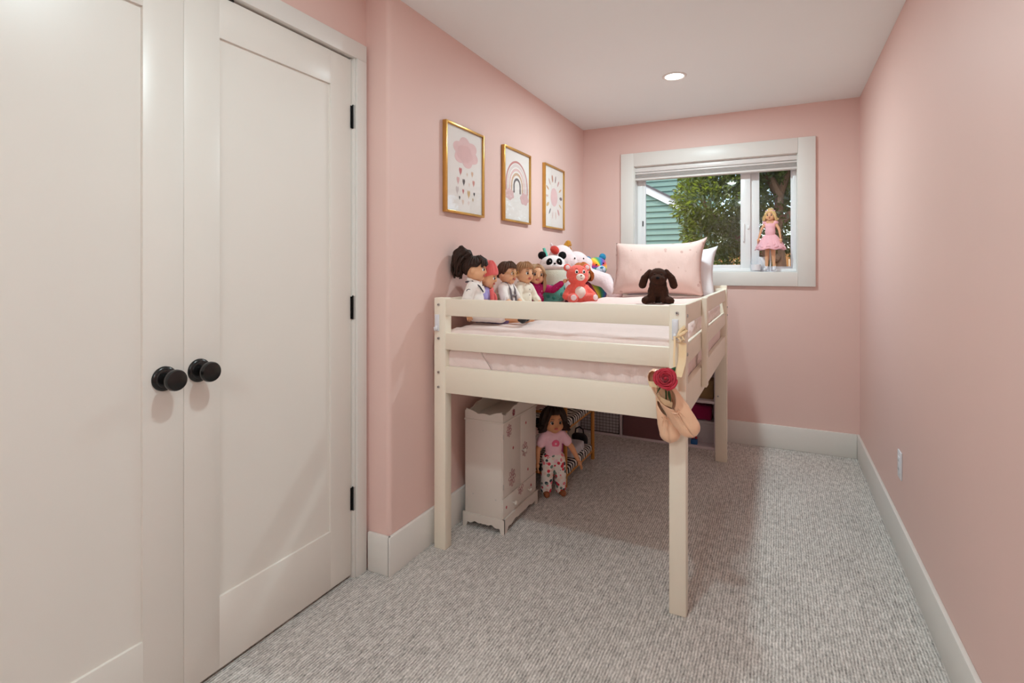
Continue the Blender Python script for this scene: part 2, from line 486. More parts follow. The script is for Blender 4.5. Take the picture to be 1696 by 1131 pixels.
# window shade
sh = empty('window_shade', ((WX0+WX1)/2, YB+.035, 1.975), 0, 'raised grey cellular shade at the top of the window', 'window shade')
def sb(name, y0, y1, z0, z1, mat, bev=.002): return part(name, bx((-.541, y0, z0-1.975), (.541, y1, z1-1.975), bev), mat, sh)
sb('headrail', -.028, .03, 1.937, 1.971, 'shade_rail', .005)
sb('middle_rail', -.026, .024, 1.921, 1.9345, 'shade_rail', .004)
for i in range(3):
    prof = [(-.020, 1.893+i*.0092), (-.0235, 1.8976+i*.0092), (-.020, 1.9022+i*.0092), (.015, 1.9022+i*.0092), (.0185, 1.8976+i*.0092), (.015, 1.893+i*.0092)]
    part('pleat', prism([(y, z-1.975) for y, z in prof], -.538, .538, 'x'), 'shade', sh, False)
sb('bottom_rail', -.026, .024, 1.8775, 1.8925, 'shade_rail', .004)

# outlet on the right wall
ol = empty('outlet', (XR, 2.766, .378), 0, 'white rectangular power outlet plate on the right wall', 'outlet')
part('plate', bx((-.006, -.036, -.058), (0, .036, .058), .003), 'plastic', ol)
part('insert', bx((-.0085, -.017, -.034), (-.0055, .017, .034), .001), 'plastic', ol)
for dz in (-.018, .018):
    part('slot', bx((-.0088, -.008, dz-.005), (-.0083, -.006, dz+.005)), 'blackm', ol); part('slot', bx((-.0088, .006, dz-.005), (-.0083, .008, dz+.005)), 'blackm', ol)

# ceiling downlights: one in view, two further along the row towards the viewer
def downlight(y, label, watt):
    d = empty('downlight', (-.525, y, H), 0, label, 'ceiling light', 'round recessed ceiling lights')
    part('trim_ring', lathe([(.050, -.0005), (.051, -.004), (.058, -.0065), (.066, -.003), (.067, -.0002), (.05, -.0002)], 40), 'white', d)
    part('lens', lathe([(.0, -.002), (.0495, -.002), (.0495, -.0008), (0, -.0008)], 36), 'lens', d)
    l = bpy.data.lights.new('downlight_bulb', 'AREA'); l.shape = 'DISK'; l.size = .095; l.energy = watt; l.color = LAMP_COL
    lo = bpy.data.objects.new('downlight_bulb', l); COL.objects.link(lo); lo.parent = d; lo.location = (0, 0, -.010)
downlight(3.126, 'lit round recessed ceiling light above the bed', LAMP_W[0])
downlight(.95, 'round recessed ceiling light above the closet doors', LAMP_W[1])
downlight(-1.22, 'round recessed ceiling light behind the viewer', LAMP_W[2])

# paper lantern added out of view as fill light for room and ceiling
gl = empty('fill_lantern', (-.40, -1.05, H), 0, 'round white paper lantern added behind the viewer as fill light', 'ceiling light')
part('canopy', lathe([(0, 0), (.05, 0), (.05, -.012), (.02, -.025), (0, -.025)], 32), 'white', gl)
part('cord', tube([(0, 0, -.02), (0, 0, -.24)], .003, 8), 'white', gl)
MT['lantern'] = emit_mat('fill_lantern_paper', LAMP_COL+(1,), FILL_LANTERN_STRENGTH)
part('globe', ell((0, 0, -.36), (.13, .13, .125), u=32, v=20), 'lantern', gl)

# ------------------------------------------------------------------ framed prints on the left wall
def picture(yc, zc, label):
    r = empty('framed_print', (XL, yc, zc), 0, label, 'picture', 'gold framed prints on the left wall')
    hw, hh, fw = .178, .211, .011
    part('frame_side', bx((0, -hw, -hh), (.022, -hw+fw, hh), .0015), 'gold', r)
    part('frame_side', bx((0, hw-fw, -hh), (.022, hw, hh), .0015), 'gold', r)
    part('frame_rail', bx((0, -hw+fw, hh-fw), (.0218, hw-fw, hh), .0015), 'gold', r)
    part('frame_rail', bx((0, -hw+fw, -hh), (.0218, hw-fw, -hh+fw), .0015), 'gold', r)
    p = part('print', bx((.004, -hw+fw, -hh+fw), (.011, hw-fw, hh-fw)), 'paper', r)
    part('glazing', bx((.0155, -hw+fw, -hh+fw), (.0165, hw-fw, hh-fw)), 'glass', r)
    return r, p
INK = {}
def ink(c):
    if c not in INK: INK[c] = M('ink_%d_%d_%d' % c, S(*c), .7, .10, 25)
    return INK[c]
PW, PH = .334, .400          # paper size; shapes are given as fractions from its top left
def flat(name, poly, col, par, lift=0):
    x0 = .0111+lift
    return part(name, prism([((u-.5)*PW, (.5-v)*PH) for u, v in poly], x0, x0+.0004, 'x'), ink(col), par, False)
def heart(cx, cy, s):
    out = []
    for i in range(22):
        t = 2*PI*i/22
        out.append((cx+s*.062*(16*math.sin(t)**3)/16*.62, cy-s*.055*(13*math.cos(t)-5*math.cos(2*t)-2*math.cos(3*t)-math.cos(4*t))/16))
    return out
def cloudshape(cx, cy, rx, ry, n=7, k=.16, ph=.3, m=72):
    return [(cx+rx*(1+k*abs(math.sin(n*t/2+ph))-k)*math.cos(t), cy+ry*(1+k*abs(math.sin(n*t/2+ph))-k)*math.sin(t)) for t in [2*PI*i/m for i in range(m)]]
r, p = picture(2.228, 1.683, 'gold framed print of a pink cloud raining hearts')
flat('printed_cloud', cloudshape(.53, .27, .36, .185, 6, .22, .5), (236, 200, 200), p)
flat('printed_cloud_puff', cloudshape(.50, .29, .22, .11, 5, .15, 1.1), (232, 192, 192), p, .0004)
HP = [(208, 590, (201, 110, 112), 1), (268, 625, (226, 205, 190), .5), (315, 620, (216, 178, 150), .75), (187, 682, (221, 176, 176), .95), (237, 700, (70, 60, 62), .9), (287, 728, (232, 214, 206), .6),
      (328, 712, (205, 140, 130), .85), (180, 780, (215, 200, 198), 1), (232, 795, (200, 120, 120), .65), (282, 820, (214, 178, 128), 1.05), (334, 822, (60, 52, 54), .55), (200, 860, (58, 50, 52), .5), (322, 880, (205, 180, 150), .5), (230, 902, (230, 205, 190), .7), (282, 912, (234, 216, 210), .6)]
for X, Y, c, s in HP:
    u = (X-85)/325; top = 105+145*u; bot = 985+50*u
    flat('printed_heart', heart(u, (Y-top)/(bot-top), s), c, p)
r, p = picture(2.81, 1.690, 'gold framed print of a boho rainbow')
def arch(cx, cy, r0, r1, leg, asp=.835):
    a = [(cx+r1*math.cos(t), cy-r1*asp*math.sin(t)) for t in [PI*i/28 for i in range(29)]]
    b = [(cx+r0*math.cos(t), cy-r0*asp*math.sin(t)) for t in [PI*i/28 for i in range(29)]]
    return [(cx+r1, cy+leg)]+a+[(cx-r1, cy+leg), (cx-r0, cy+leg)]+b[::-1]+[(cx+r0, cy+leg)]
for i, (r0, r1, c) in enumerate([(.405, .44, (196, 128, 126)), (.335, .385, (225, 208, 206)), (.265, .31, (226, 188, 186)), (.19, .235, (210, 170, 140)), (.10, .145, (92, 76, 80))]):
    flat('printed_arc', arch(.5, .50, r0, r1, .10), c, p)
flat('printed_cloud', cloudshape(.20, .64, .185, .085, 6, .2, .4), (226, 188, 188), p, .0004)
flat('printed_cloud', cloudshape(.80, .66, .185, .095, 6, .2, 1.2), (224, 184, 184), p, .0004)
r, p = picture(3.387, 1.692, 'gold framed print of a pink sun with coloured rays')
flat('printed_sun', [(.5+.185*math.cos(t), .49+.155*math.sin(t)) for t in [2*PI*i/48 for i in range(48)]], (234, 196, 198), p)
RC = [(110, 96, 104), (214, 170, 130), (206, 140, 140), (120, 96, 104), (196, 140, 120), (212, 170, 160), (200, 150, 110), (224, 190, 180), (214, 176, 120), (90, 84, 92), (230, 205, 198), (226, 200, 190), (214, 160, 160), (220, 190, 150)]
for i in range(14):
    a = 2*PI*i/14+.02; L = .075; m = .375; w_ = .022 if i % 4 else .034
    pl = []
    for j in range(16):
        t = 2*PI*j/16
        lx, ly = m+L*math.cos(t), w_*math.sin(t)
        pl.append((.5+lx*math.cos(a)-ly*math.sin(a), .49-.84*(lx*math.sin(a)+ly*math.cos(a))))
    flat('printed_ray', pl, RC[i], p)

# ------------------------------------------------------------------ loft bed
BX0, BX1, BY0, BY1 = -1.335, -.284, 1.925, 3.635
BC = ((BX0+BX1)/2, (BY0+BY1)/2, 0)
bed = empty('loft_bed', BC, 0, 'cream wooden low loft bed on tall square posts', 'bed')
def bb(name, lo, hi, bev=.003, par=None):
    return part(name, bx(Vector(lo)-Vector(BC), Vector(hi)-Vector(BC), bev), 'bed', par or bed)
pw, pd, ph_ = .058, .050, 1.085
posts = [bb('post', (x, y, 0), (x+w_, y+d_, ph_), .004) for x, y, w_, d_ in ((BX0, BY0, pw, pd), (BX1-pw, BY0, pw, pd), (BX0, BY1-.05, pw, pd), (BX1-.068, BY1-.06, .068, .06))]
ZR = ((1.008, 1.080), (.862, .934), (.676, .790))
yo = .0
for z0, z1 in ZR:                                                   # near end
    bb('end_rail', (BX0+pw-.026, BY0+.004, z0), (BX1-pw+.001, BY0+.026, z1), .003)
bb('end_rail', (BX0+.03, BY1+.0005, 1.030), (BX1-.004, BY1+.022, 1.104), .003)
bb('end_rail', (BX0+pw, BY1-.03, .862), (BX1-.068, BY1-.008, .934)); bb('end_rail', (BX0+pw, BY1-.03, .676), (BX1-.068, BY1-.008, .790))
for z0, z1 in ZR:
    bb('side_rail', (BX1-.030, BY0+pd-.001, z0), (BX1-.008, BY1-.0595, z1), .003)
    bb('side_rail', (BX0+.004, BY0+pd, z0), (BX0+.026, BY1-.05, z1), .003)
bb('guard_upright', (BX1-.007, 2.40, .705), (BX1+.015, 2.46, 1.086), .003)
for i in range(11):
    y = 2.02+i*.15
    bb('slat', (BX0+.027, y, .700), (BX1-.031, y+.07, .716), .002)
def bolt(p, n, post):
    p = Vector(p)-Vector(BC)
    q = p+Vector(n)*.004
    b = part('bolt', cyl(p-Vector(n)*.001, q, .0062, .0055, 16), 'steel', post)
    b2 = part('socket', cyl(q-Vector(n)*.0005, q+Vector(n)*.0004, .0021, n=6), 'blackm', b)
for z in (1.055, .910, .764, .700): bolt((BX0+.024, BY0, z), (0, -1, 0), posts[0])
for z in (1.055,): bolt((BX1-.030, BY0, z), (0, -1, 0), posts[1])
for z in (1.045, .91): bolt((BX1, BY0+.022, z), (1, 0, 0), posts[1])
for z in (.70, .41): bolt((BX1-.051, BY1-.06, z), (0, -1, 0), posts[3])
for z in (.92, .97): bolt((BX1, BY1-.03, z), (1, 0, 0), posts[3])

# mattress, quilt, throw
QW = S(234, 216, 212)
def puff(p, n):
    k = mnoise.noise(Vector((p.x*9, p.y*5, p.z*8)))*.006+mnoise.noise(Vector((p.x*26, p.y*11, p.z*9)))*.0025
    return n*k
MT['sheet'] = cloth('white_sheet', S(238, 230, 226), .03)
MT['quilt'] = M('pale_pink_quilt', QW, .85, .05, 12, bump=(45, .5, .006), sheen=.2, spec=.2, stretch=(1, .35, .6))
mt = obj('mattress', soft_box((BX0+.045, BY0+.066, .717), (BX1-.062, BY1-.100, .915), .03, 16), 'sheet')
tag(mt, 'white mattress lying inside the loft bed', 'mattress')
def qtop(x, y):
    t = min(1, max(0, (y-2.05)/.5)); t = t*t*(3-2*t)
    s = min(1, max(0, (x+1.08)/.22)); s = s*s*(3-2*s)
    return .952+.060*t*s+.006*t
def quilt_disp(p, n):
    d = Vector((0, 0, 0))
    if p.z > .90: d.z += (qtop(p.x, p.y)-.985)*min(1, (p.z-.90)/.06)
    k = mnoise.noise(Vector((p.x*10, p.y*6, p.z*6)))*.007
    side = 1 if p.z < .93 else .25
    k += side*math.sin(p.x*95+2*mnoise.noise(p*7))*.0048*(1 if abs(n.y) > .5 else 0)
    k += side*math.sin(p.y*80+2*mnoise.noise(p*7))*.0045*(1 if abs(n.x) > .5 else 0)
    k += .0038*math.sin((p.y)*70+3*mnoise.noise(p*4))*(1 if n.z > .5 else 0)
    d += n*k
    if n.y < -.5 and p.z < .93: d.y += .004
    return d
qb = soft_box((BX0+.027, BY0+.034, .722), (BX1-.034, BY1-.070, .985), .045, 58, quilt_disp)
bmesh.ops.delete(qb, geom=[f for f in qb.faces if f.normal.z < -.6], context='FACES')
q = obj('quilt', qb, 'quilt')
md = q.modifiers.new('thick', 'SOLIDIFY'); md.thickness = .012; md.offset = -1
tag(q, 'puffy pale pink quilt spread over the bed mattress', 'quilt')
def fold_d(p, n): return n*(mnoise.noise(p*20)*.003)
fl_ = soft_box((-.085, -.004, -.10), (.085, .004, .10), .004, 20, fold_d)
cr = obj('folded_corner', fl_, 'quilt', q, True, None, loc=(BX0+.155, BY0+.0345, .80), rot=(0, R(-38), 0))
def throw_d(p, n):
    return n*(mnoise.noise(p*14)*.004)+Vector((0, 0, .010*mnoise.noise(Vector((p.x*5, p.y*4, 3)))))
MT['throw'] = spots('pink_dotted_throw', S(230, 204, 198), [S(200, 150, 140), S(226, 196, 190)], 22, .10)
tw = obj('throw_blanket', soft_box((-.93, 2.52, 1.006), (BX1-.045, 3.42, 1.034), .013, 40, throw_d), 'throw')
tag(tw, 'thin pink dotted coverlet laid on the quilt below the pillow', 'blanket')

# pillows
def pillow_bm(w, h, t, n=36, seed=0, ear=.0):
    bm = bmesh.new(); front = {}; back = {}
    for i in range(n+1):
        for j in range(n+1):
            s = -1+2*i/n; u = -1+2*j/n
            x = w*s*(1-.075*(1-u*u)*abs(s)); z = h*u*(1-.085*(1-s*s)*abs(u))
            if s*u > 0 and s > 0: k = (abs(s)*abs(u))**6; x += ear*k*.4; z += ear*k
            th = t*max(0, (1-abs(s)**3.2))**.55*max(0, (1-abs(u)**3.2))**.55
            wr = 1+.10*mnoise.noise(Vector((x*9+seed, z*9, seed)))+.05*mnoise.noise(Vector((x*26+seed, z*12, seed)))
            edge = i in (0, n) or j in (0, n)
            front[i, j] = bm.verts.new((x, -th*wr, z))
            back[i, j] = front[i, j] if edge else bm.verts.new((x, th*wr, z))
    for i in range(n):
        for j in range(n):
            bm.faces.new((front[i, j], front[i+1, j], front[i+1, j+1], front[i, j+1]))
            bm.faces.new((back[i, j], back[i, j+1], back[i+1, j+1], back[i+1, j]))
    return bm
MT['pillow'] = spots('pink_pillow_print', S(217, 188, 180), [S(200, 166, 158), S(208, 176, 168), S(196, 160, 152)], 20, .19)
pl = obj('pillow', pillow_bm(.277, .172, .075, 36, 1, .03), 'pillow', None, True, None, loc=(-.672, 3.395, 1.212), rot=(R(-16), 0, R(2)))
tag(pl, 'large pink pillow with a faint print leaning against the bed head', 'pillow')
part('piping', tube([(-.2755, 0, -.170), (-.2565, 0, 0), (-.2755, 0, .170)], .0025, 6), 'pillow', pl)
MT['pillow_white'] = cloth('white_pillowcase', S(236, 234, 238), .02)
pl2 = obj('pillow', pillow_bm(.27, .155, .055, 30, 5, .02), 'pillow_white', None, True, None, loc=(-.612, 3.530, 1.185), rot=(R(-14), 0, R(1)))
tag(pl2, 'white pillow behind the large pink pillow', 'pillow')

# adhesive hooks on the two near posts
def hook(x, z, label):
    h = empty('adhesive_hook', (x, BY0, z), 0, label, 'hook', 'plastic hooks stuck on the bed posts')
    part('plate', bx((-.011, -.006, -.036), (.011, 0, .036), .005, 3), 'plastic', h)
    part('rib', bx((-.008, -.0085, -.012), (.008, -.0055, .030), .002, 2), 'plastic', h)
    part('lip', tube([(0, -.006, -.014), (0, -.012, -.026), (0, -.018, -.028), (0, -.022, -.018)], [.007, .007, .006, .005], 10), 'plastic', h)
    return h
hook(BX0+.018, .977, 'pale plastic hook on the bed post beside the wall')
hook(BX1-.036, .998, 'pale plastic hook holding the ballet shoes on the near right bed post')

# ------------------------------------------------------------------ dolls
MT['skin'] = M('doll_skin', S(226, 172, 132), .5, .03, 20, sub=.05)
MT['skin_tan'] = M('doll_skin_tan', S(206, 146, 104), .5, .03, 20, sub=.05)
MT['eyewhite'] = M('eye_white', S(238, 236, 232), .2, .01)
MT['iris'] = M('iris_brown', S(48, 30, 22), .15, .1, 200)
MT['lip'] = M('lip_pink', S(192, 92, 88), .4, .05, 50)
MT['brow'] = M('brow_brown', S(92, 62, 42), .7, .05, 50)
MT['hair_dark'] = hairm('hair_dark_brown', S(50, 33, 26))
MT['hair_brown'] = hairm('hair_brown', S(80, 54, 40))
MT['hair_light'] = hairm('hair_light_brown', S(158, 116, 82), .3)
MT['hair_blond'] = hairm('hair_dark_blond', S(176, 138, 104), .3)
MT['hair_yellow'] = hairm('hair_yellow', S(232, 200, 140), .25)
MT['hair_ginger'] = hairm('hair_ginger', S(186, 110, 58), .3)
MT['c_white'] = cloth('white_doll_cloth', S(238, 232, 228), .04)
MT['c_cream'] = cloth('cream_doll_cloth', S(232, 224, 208), .04)
MT['c_navy'] = cloth('navy_trim', S(46, 48, 60))
MT['c_grey'] = cloth('grey_strap', S(120, 112, 116))
MT['c_coral'] = cloth('coral_knit', S(226, 106, 104))
MT['c_purple'] = cloth('lilac_print', S(160, 150, 206))
MT['c_magenta'] = spots('magenta_knit', S(176, 36, 98), [S(226, 150, 190), S(150, 20, 80)], 70, .22)
MT['c_maroon'] = spots('maroon_velvet', S(98, 14, 34), [S(140, 40, 60), S(70, 8, 24)], 90, .25)
MT['c_pink'] = cloth('pink_jersey', S(238, 192, 204))
MT['c_floral'] = spots('floral_cotton', S(228, 218, 212), [S(206, 60, 76), S(226, 130, 140), S(70, 84, 90), S(226, 200, 190), S(110, 130, 120)], 50, .48)
MT['c_brown'] = M('brown_leather', S(140, 78, 40), .45, .1, 30)
MT['c_black'] = M('black_shoe', S(30, 28, 30), .35, .1, 30)
MT['c_tulle'] = M('pink_tulle', S(244, 186, 196), .8, .08, 40, sheen=.3)

def fingers(bm, w, d, up, side, sc=1.0, spread=.12):
    """palm and five unequal fingers from the wrist w along d; up is the back of the hand"""
    w = Vector(w); d = Vector(d).normalized(); up = Vector(up); up = (up-d*up.dot(d)).normalized(); sd = d.cross(up)*side
    ell(w+d*.016*sc, (.0115*sc, .0115*sc, .0115*sc), None, bm, 10, 8)
    ell(w+d*.020*sc+sd*.003*sc, (.0105*sc,)*3, None, bm, 10, 8); ell(w+d*.020*sc-sd*.004*sc, (.0105*sc,)*3, None, bm, 10, 8)
    for k, L in enumerate((.022, .026, .024, .019)):
        o = (k-1.5)*.0062*sc
        a = w+d*.026*sc+sd*o; b = a+(d+sd*spread*(k-1.5)*.6-up*.10).normalized()*L*.55*sc; c = b+(d+sd*spread*(k-1.5)*.6-up*.45).normalized()*L*.5*sc
        tube([a, b, c], [.0036*sc, .0034*sc, .0026*sc], 7, bm)
    a = w+d*.010*sc-sd*.009*sc
    b = a+(d*.6-sd*.9-up*.2).normalized()*.012*sc; c = b+(d-sd*.3-up*.3).normalized()*.012*sc
    tube([a, b, c], [.0045*sc, .004*sc, .003*sc], 7, bm)

def hair_shell(rad, thick, A, L, out, n=72, groove=28, amp=.0022, seed=0, wave=0):
    """cap of hair: polar angle A(phi) down the skull, then hanging L(phi) with outward flare; phi=0 is the face"""
    bm = bmesh.new(); rx, ry, rz = rad; cols = []
    for i in range(n):
        ph = 2*PI*i/n; pp = ph if ph <= PI else 2*PI-ph
        a = A(pp); l = L(pp); prof = []
        g = amp*math.sin(ph*groove+seed)+amp*.8*mnoise.noise(Vector((math.cos(ph)*6+seed, math.sin(ph)*6, seed)))
        for k in range(1, 13):
            t = a*k/12; th = thick*(min(1, k/3))+g*min(1, k/4)
            if l <= 0 and k > 9: th *= 1-.55*((k-9)/3)**2
            prof.append(Vector(((rx+th)*math.sin(t)*math.cos(ph), (ry+th)*math.sin(t)*math.sin(ph), (rz+th)*math.cos(t))))
        if l > 0:
            p0 = prof[-1]; rad_ = Vector((math.cos(ph), math.sin(ph), 0))
            for k in range(1, 9):
                t = k/8
                prof.append(p0+Vector((0, 0, -l*t))+rad_*(out*math.sin(t*PI*.8)+g*.6+wave*math.sin(t*9+ph*5)))
        inner = []
        for k in range(len(prof)):
            q = prof[len(prof)-1-k].copy(); h = Vector((q.x, q.y, 0)); sc = max(.0, 1-(thick*1.3)/max(h.length, .004))
            inner.append(Vector((q.x*sc, q.y*sc, q.z-.0005)))
        cols.append([bm.verts.new(p) for p in prof+inner])
    top = bm.verts.new((0, 0, rz+thick*.5)); tin = bm.verts.new((0, 0, rz-.006))
    m = len(cols[0])
    for i in range(n):
        a, b = cols[i], cols[(i+1) % n]
        bm.faces.new((top, a[0], b[0])); bm.faces.new((tin, b[-1], a[-1]))
        for k in range(m-1): bm.faces.new((a[k], a[k+1], b[k+1], b[k]))
    bmesh.ops.recalc_face_normals(bm, faces=bm.faces)
    return bm

def ss(a, b, x):
    t = max(0, min(1, (x-a)/(b-a))); return t*t*(3-2*t)
HEADR = (.048, .046, .054)
def style(kind):
    # polar angle and hanging length by azimuth
    if kind == 'bowl': return (lambda p: R(62)+R(34)*ss(.9, 1.5, p)+R(26)*ss(1.9, 2.8, p)), (lambda p: 0), 0
    if kind == 'updo': return (lambda p: R(58)+R(22)*ss(.7, 1.3, p)+R(40)*ss(1.7, 2.6, p)), (lambda p: 0), 0
    if kind == 'long': return (lambda p: R(40)+R(58)*ss(.35, 1.0, p)), (lambda p: .085*ss(.75, 1.1, p)), .012
    if kind == 'bob': return (lambda p: R(52)+R(46)*ss(.5, 1.0, p)), (lambda p: .045*ss(.8, 1.15, p)), .018
    if kind == 'curly': return (lambda p: R(50)+R(48)*ss(.5, 1.0, p)), (lambda p: .038*ss(.8, 1.2, p)), .010

def make_head(par, loc, rot, skin, hair_mat, hair_kind, scale=1.0, hair_thick=.009, wave=0, lips='lip', eye='iris'):
    pr = [('e', (0, 0, 0), HEADR), ('e', (.012, .019, -.021), (.031, .026, .027)), ('e', (.012, -.019, -.021), (.031, .026, .027)),
          ('e', (.023, 0, -.040), (.020, .021, .015)), ('e', (.0475, 0, -.012), (.0075, .0065, .0065)), ('c', (.044, 0, .004), (.048, 0, -.012), .005, .006),
          ('e', (-.004, .047, -.010), (.009, .0055, .013)), ('e', (-.004, -.047, -.010), (.009, .0055, .013)), ('c', (-.004, 0, -.035), (-.006, 0, -.075), .018, .017)]
    h = blob('head', pr, skin, par, .0032, 4)
    h.location = loc; h.rotation_euler = rot; h.scale = (scale,)*3
    for s in (-1, 1):
        e = part('eye', ell((.0385, s*.0185, .001), (.0078, .0095, .0088), (0, 0, s*R(18))), 'eyewhite', h)
        i_ = part('iris', ell((.0440, s*.0192, .001), (.0040, .0062, .0066), (0, 0, s*R(18))), eye, h)
        part('lash', tube([(.0405, s*.0085, .0072), (.0445, s*.0140, .0110), (.0440, s*.0215, .0112), (.0395, s*.0285, .0065)], .0013, 6), 'iris', h)
        part('brow', tube([(.0445, s*.0100, .0180), (.0435, s*.0180, .0210), (.0385, s*.0270, .0185)], .0013, 6), 'brow', h)
    part('lips', ell((.0440, 0, -.0275), (.0050, .0105, .0042)), lips, h)
    if hair_kind:
        A, L, o_ = style(hair_kind)
        part('hair', hair_shell(HEADR, hair_thick, A, L, o_, seed=hash(hair_mat) % 7 if False else len(hair_mat), wave=wave, groove=22 if hair_kind != 'curly' else 11, amp=.0022 if hair_kind != 'curly' else .006), hair_mat, h)
    return h

def doll(label, loc, rz, skin='skin', hair='hair_dark', kind='bowl', head_rot=(0, 0, 0), arms=None, legs=None, hip=.035, top=None, sleeve=1.0, bottom=None, group='dolls sitting on the bed',
         shoes=None, hscale=1.0, slim=1.0, thick=.009, wave=0, build=True, neck=.205, cat='doll', tilt=(0, 0)):
    d = empty('doll', loc, 0, label, cat, group, rot=(tilt[0], tilt[1], rz))
    Hz = hip; k = slim
    arms = arms or {1: ((.030, .072, .070), (.075, .058, .030)), -1: ((.030, -.072, .070), (.075, -.058, .030))}
    legs = legs or {1: ((.12, .036, 0), (.215, .040, -.012)), -1: ((.12, -.036, 0), (.215, -.040, -.012))}
    V = lambda p: Vector((p[0], p[1], p[2]+Hz))
    tors = [('e', V((0, 0, .010)), (.036*k, .047*k, .042)), ('e', V((.003, 0, .060)), (.035*k, .041*k, .052)), ('e', V((0, 0, .112)), (.031*k, .044*k, .036)), ('c', V((0, .026*k, .128)), V((0, -.026*k, .128)), .024*k)]
    armp = {}; legp = {}
    for s in (-1, 1):
        sh_ = V((0, s*.047*k, .126)); e_, w_ = arms[s]; armp[s] = (sh_, V(e_), V(w_))
        hp = V((.004, s*.028*k, 0)); kn, an = legs[s]; legp[s] = (hp, V(kn), V(an))
    prims = list(tors)+[('c', V((0, 0, .135)), V((.002, 0, .170)), .017, .016)]
    for s in (-1, 1):
        a, b, c = armp[s]; prims += [('c', a, b, .0185*k, .0160*k), ('c', b, c, .0160*k, .0115*k)]
        a, b, c = legp[s]; prims += [('c', a, b, .030*k, .0235*k), ('c', b, c, .0235*k, .0165*k)]
        fd = Vector((.6, s*.1, .8)) if abs(c.x-a.x) > .1 else Vector((1, s*.15, -.25))
        legp[s] = (a, b, c, fd.normalized()); prims.append(('c', c+Vector((0, 0, -.004)), c+fd.normalized()*.034, .015*k, .0125*k))
    def hands(bm):
        for s in (-1, 1):
            a, b, c = armp[s]; fingers(bm, c, c-b, (0, 0, 1) if abs((c-b).normalized().z) < .8 else (0, s, 0), s, 1.0*max(k, .8))
    blob('body', prims, skin, d, .005, 5, extra=hands)
    hd = make_head(d, V((.003, 0, neck)), head_rot, skin, hair, kind, hscale, thick, wave)
    if top:
        tp = [('e', p[1], tuple(c_+.0055 for c_ in p[2])) if p[0] == 'e' else ('c', p[1], p[2], p[3]+.0055) for p in tors]
        for s in (-1, 1):
            a, b, c = armp[s]
            if sleeve <= .5: tp.append(('c', a, a.lerp(b, sleeve*2), .0255*k, .025*k))
            else: tp += [('c', a, b, .0245*k, .0215*k), ('c', b, b.lerp(c, (sleeve-.5)*2*.92), .0215*k, .0175*k)]
        blob('top', tp, top, d, .0045, 4, lambda p, n: n*(mnoise.noise(p*45)*.0018))
    if bottom:
        bmat, blen, flare = bottom
        bp = [('e', V((0, 0, .008)), (.042*k, .053*k, .044))]
        for s in (-1, 1):
            a, b, c, _ = legp[s]
            bp.append(('c', a, b, .0365*k, .030*k+flare*.5))
            if blen > .5: bp.append(('c', b, b.lerp(c, (blen-.5)*2), .030*k+flare*.5, .024*k+flare))
        blob('trousers' if blen > .5 else 'shorts', bp, bmat, d, .005, 4, lambda p, n: n*(mnoise.noise(p*40)*.0022))
    if shoes:
        for s in (-1, 1):
            a, b, c, f = legp[s]
            blob('shoe', [('c', c+Vector((0, 0, -.006)), c+f*.036, .0195*k, .0165*k), ('c', c, c+(b-c).normalized()*.014, .019*k, .0185*k)], shoes, d, .004, 4)
    return d, hd, V, armp, legp

# 1: sailor outfit, high curly ponytail
d, hd, V, ap, lp = doll('doll in white sailor top with a big dark curly ponytail', (-1.262, 2.150, .968), R(14), 'skin', 'hair_dark', 'updo', (0, R(4), R(4)),
    arms={1: ((.020, .074, .065), (.060, .070, .020)), -1: ((-.020, -.072, .060), (-.012, -.070, .018))}, legs={1: ((.13, .036, -.004), (.235, .045, -.014)), -1: ((.13, -.034, -.004), (.235, -.040, -.014))},
    top='c_white', sleeve=.42, bottom=('c_white', .42, .012), shoes='c_black', thick=.012)
random.seed(2)
pony = [(-.052, 0, .066), (-.070, -.004, .074), (-.085, -.004, .060), (-.088, 0, .030), (-.084, .004, .0), (-.078, 0, -.028)]
core = bmesh.new()
for c_, r_ in zip(pony, (.024, .032, .034, .033, .028, .018)): ell(c_, (r_*.80, r_, r_), None, core)
part('ponytail', remesh(core, .004, 2, lambda p, n: n*(mnoise.noise(Vector((p.x*55, p.y*55, p.z*16)))*.009)), 'hair_dark', hd)
for k in range(26):
    a_ = 2*PI*k/26; ph = random.random()*6; pts = []; rr = []; ln = random.uniform(.07, .12)
    for j in range(10):
        t = j/9; sp = .022+.014*math.sin(t*PI)
        pts.append((-.070-.016*math.sin(t*PI*.6)+sp*.75*math.cos(a_)+.004*math.sin(t*11+ph), sp*math.sin(a_)+.006*math.cos(t*10+ph), .092-.02*abs(math.cos(a_))-ln*1.05*t**1.3))
        rr.append((.0085+.0025*math.sin(t*12+ph))*(1-.55*t**3))
    part('ponytail_lock', tube(pts, rr, 7), 'hair_dark', hd)
part('hair_bun', remesh(ell((-.045, 0, .058), (.030, .028, .030)), .004, 2, lambda p, n: n*(mnoise.noise(p*70)*.006)), 'hair_dark', hd)
part('fringe_lock', tube([(.010, -.020, .060), (.036, -.026, .044), (.042, -.030, .024), (.036, -.036, .012)], [.008, .011, .010, .004], 8), 'hair_dark', hd)
part('fringe_lock', tube([(.012, .012, .062), (.042, .010, .042), (.050, .004, .026), (.050, -.008, .018)], [.008, .011, .009, .004], 8), 'hair_dark', hd)
part('collar_stripe', tube([V((.030, .030, .128)), V((.004, .052, .150)), V((-.030, .03, .146)), V((-.034, -.03, .146)), V((.004, -.053, .150)), V((.032, -.030, .126)), V((.042, -.006, .100))], .0032, 8), 'c_navy', d)
part('collar', tube([V((.026, .020, .142)), V((-.022, .024, .158)), V((-.026, -.024, .158)), V((.026, -.020, .142))], .0075, 8), 'c_white', d)
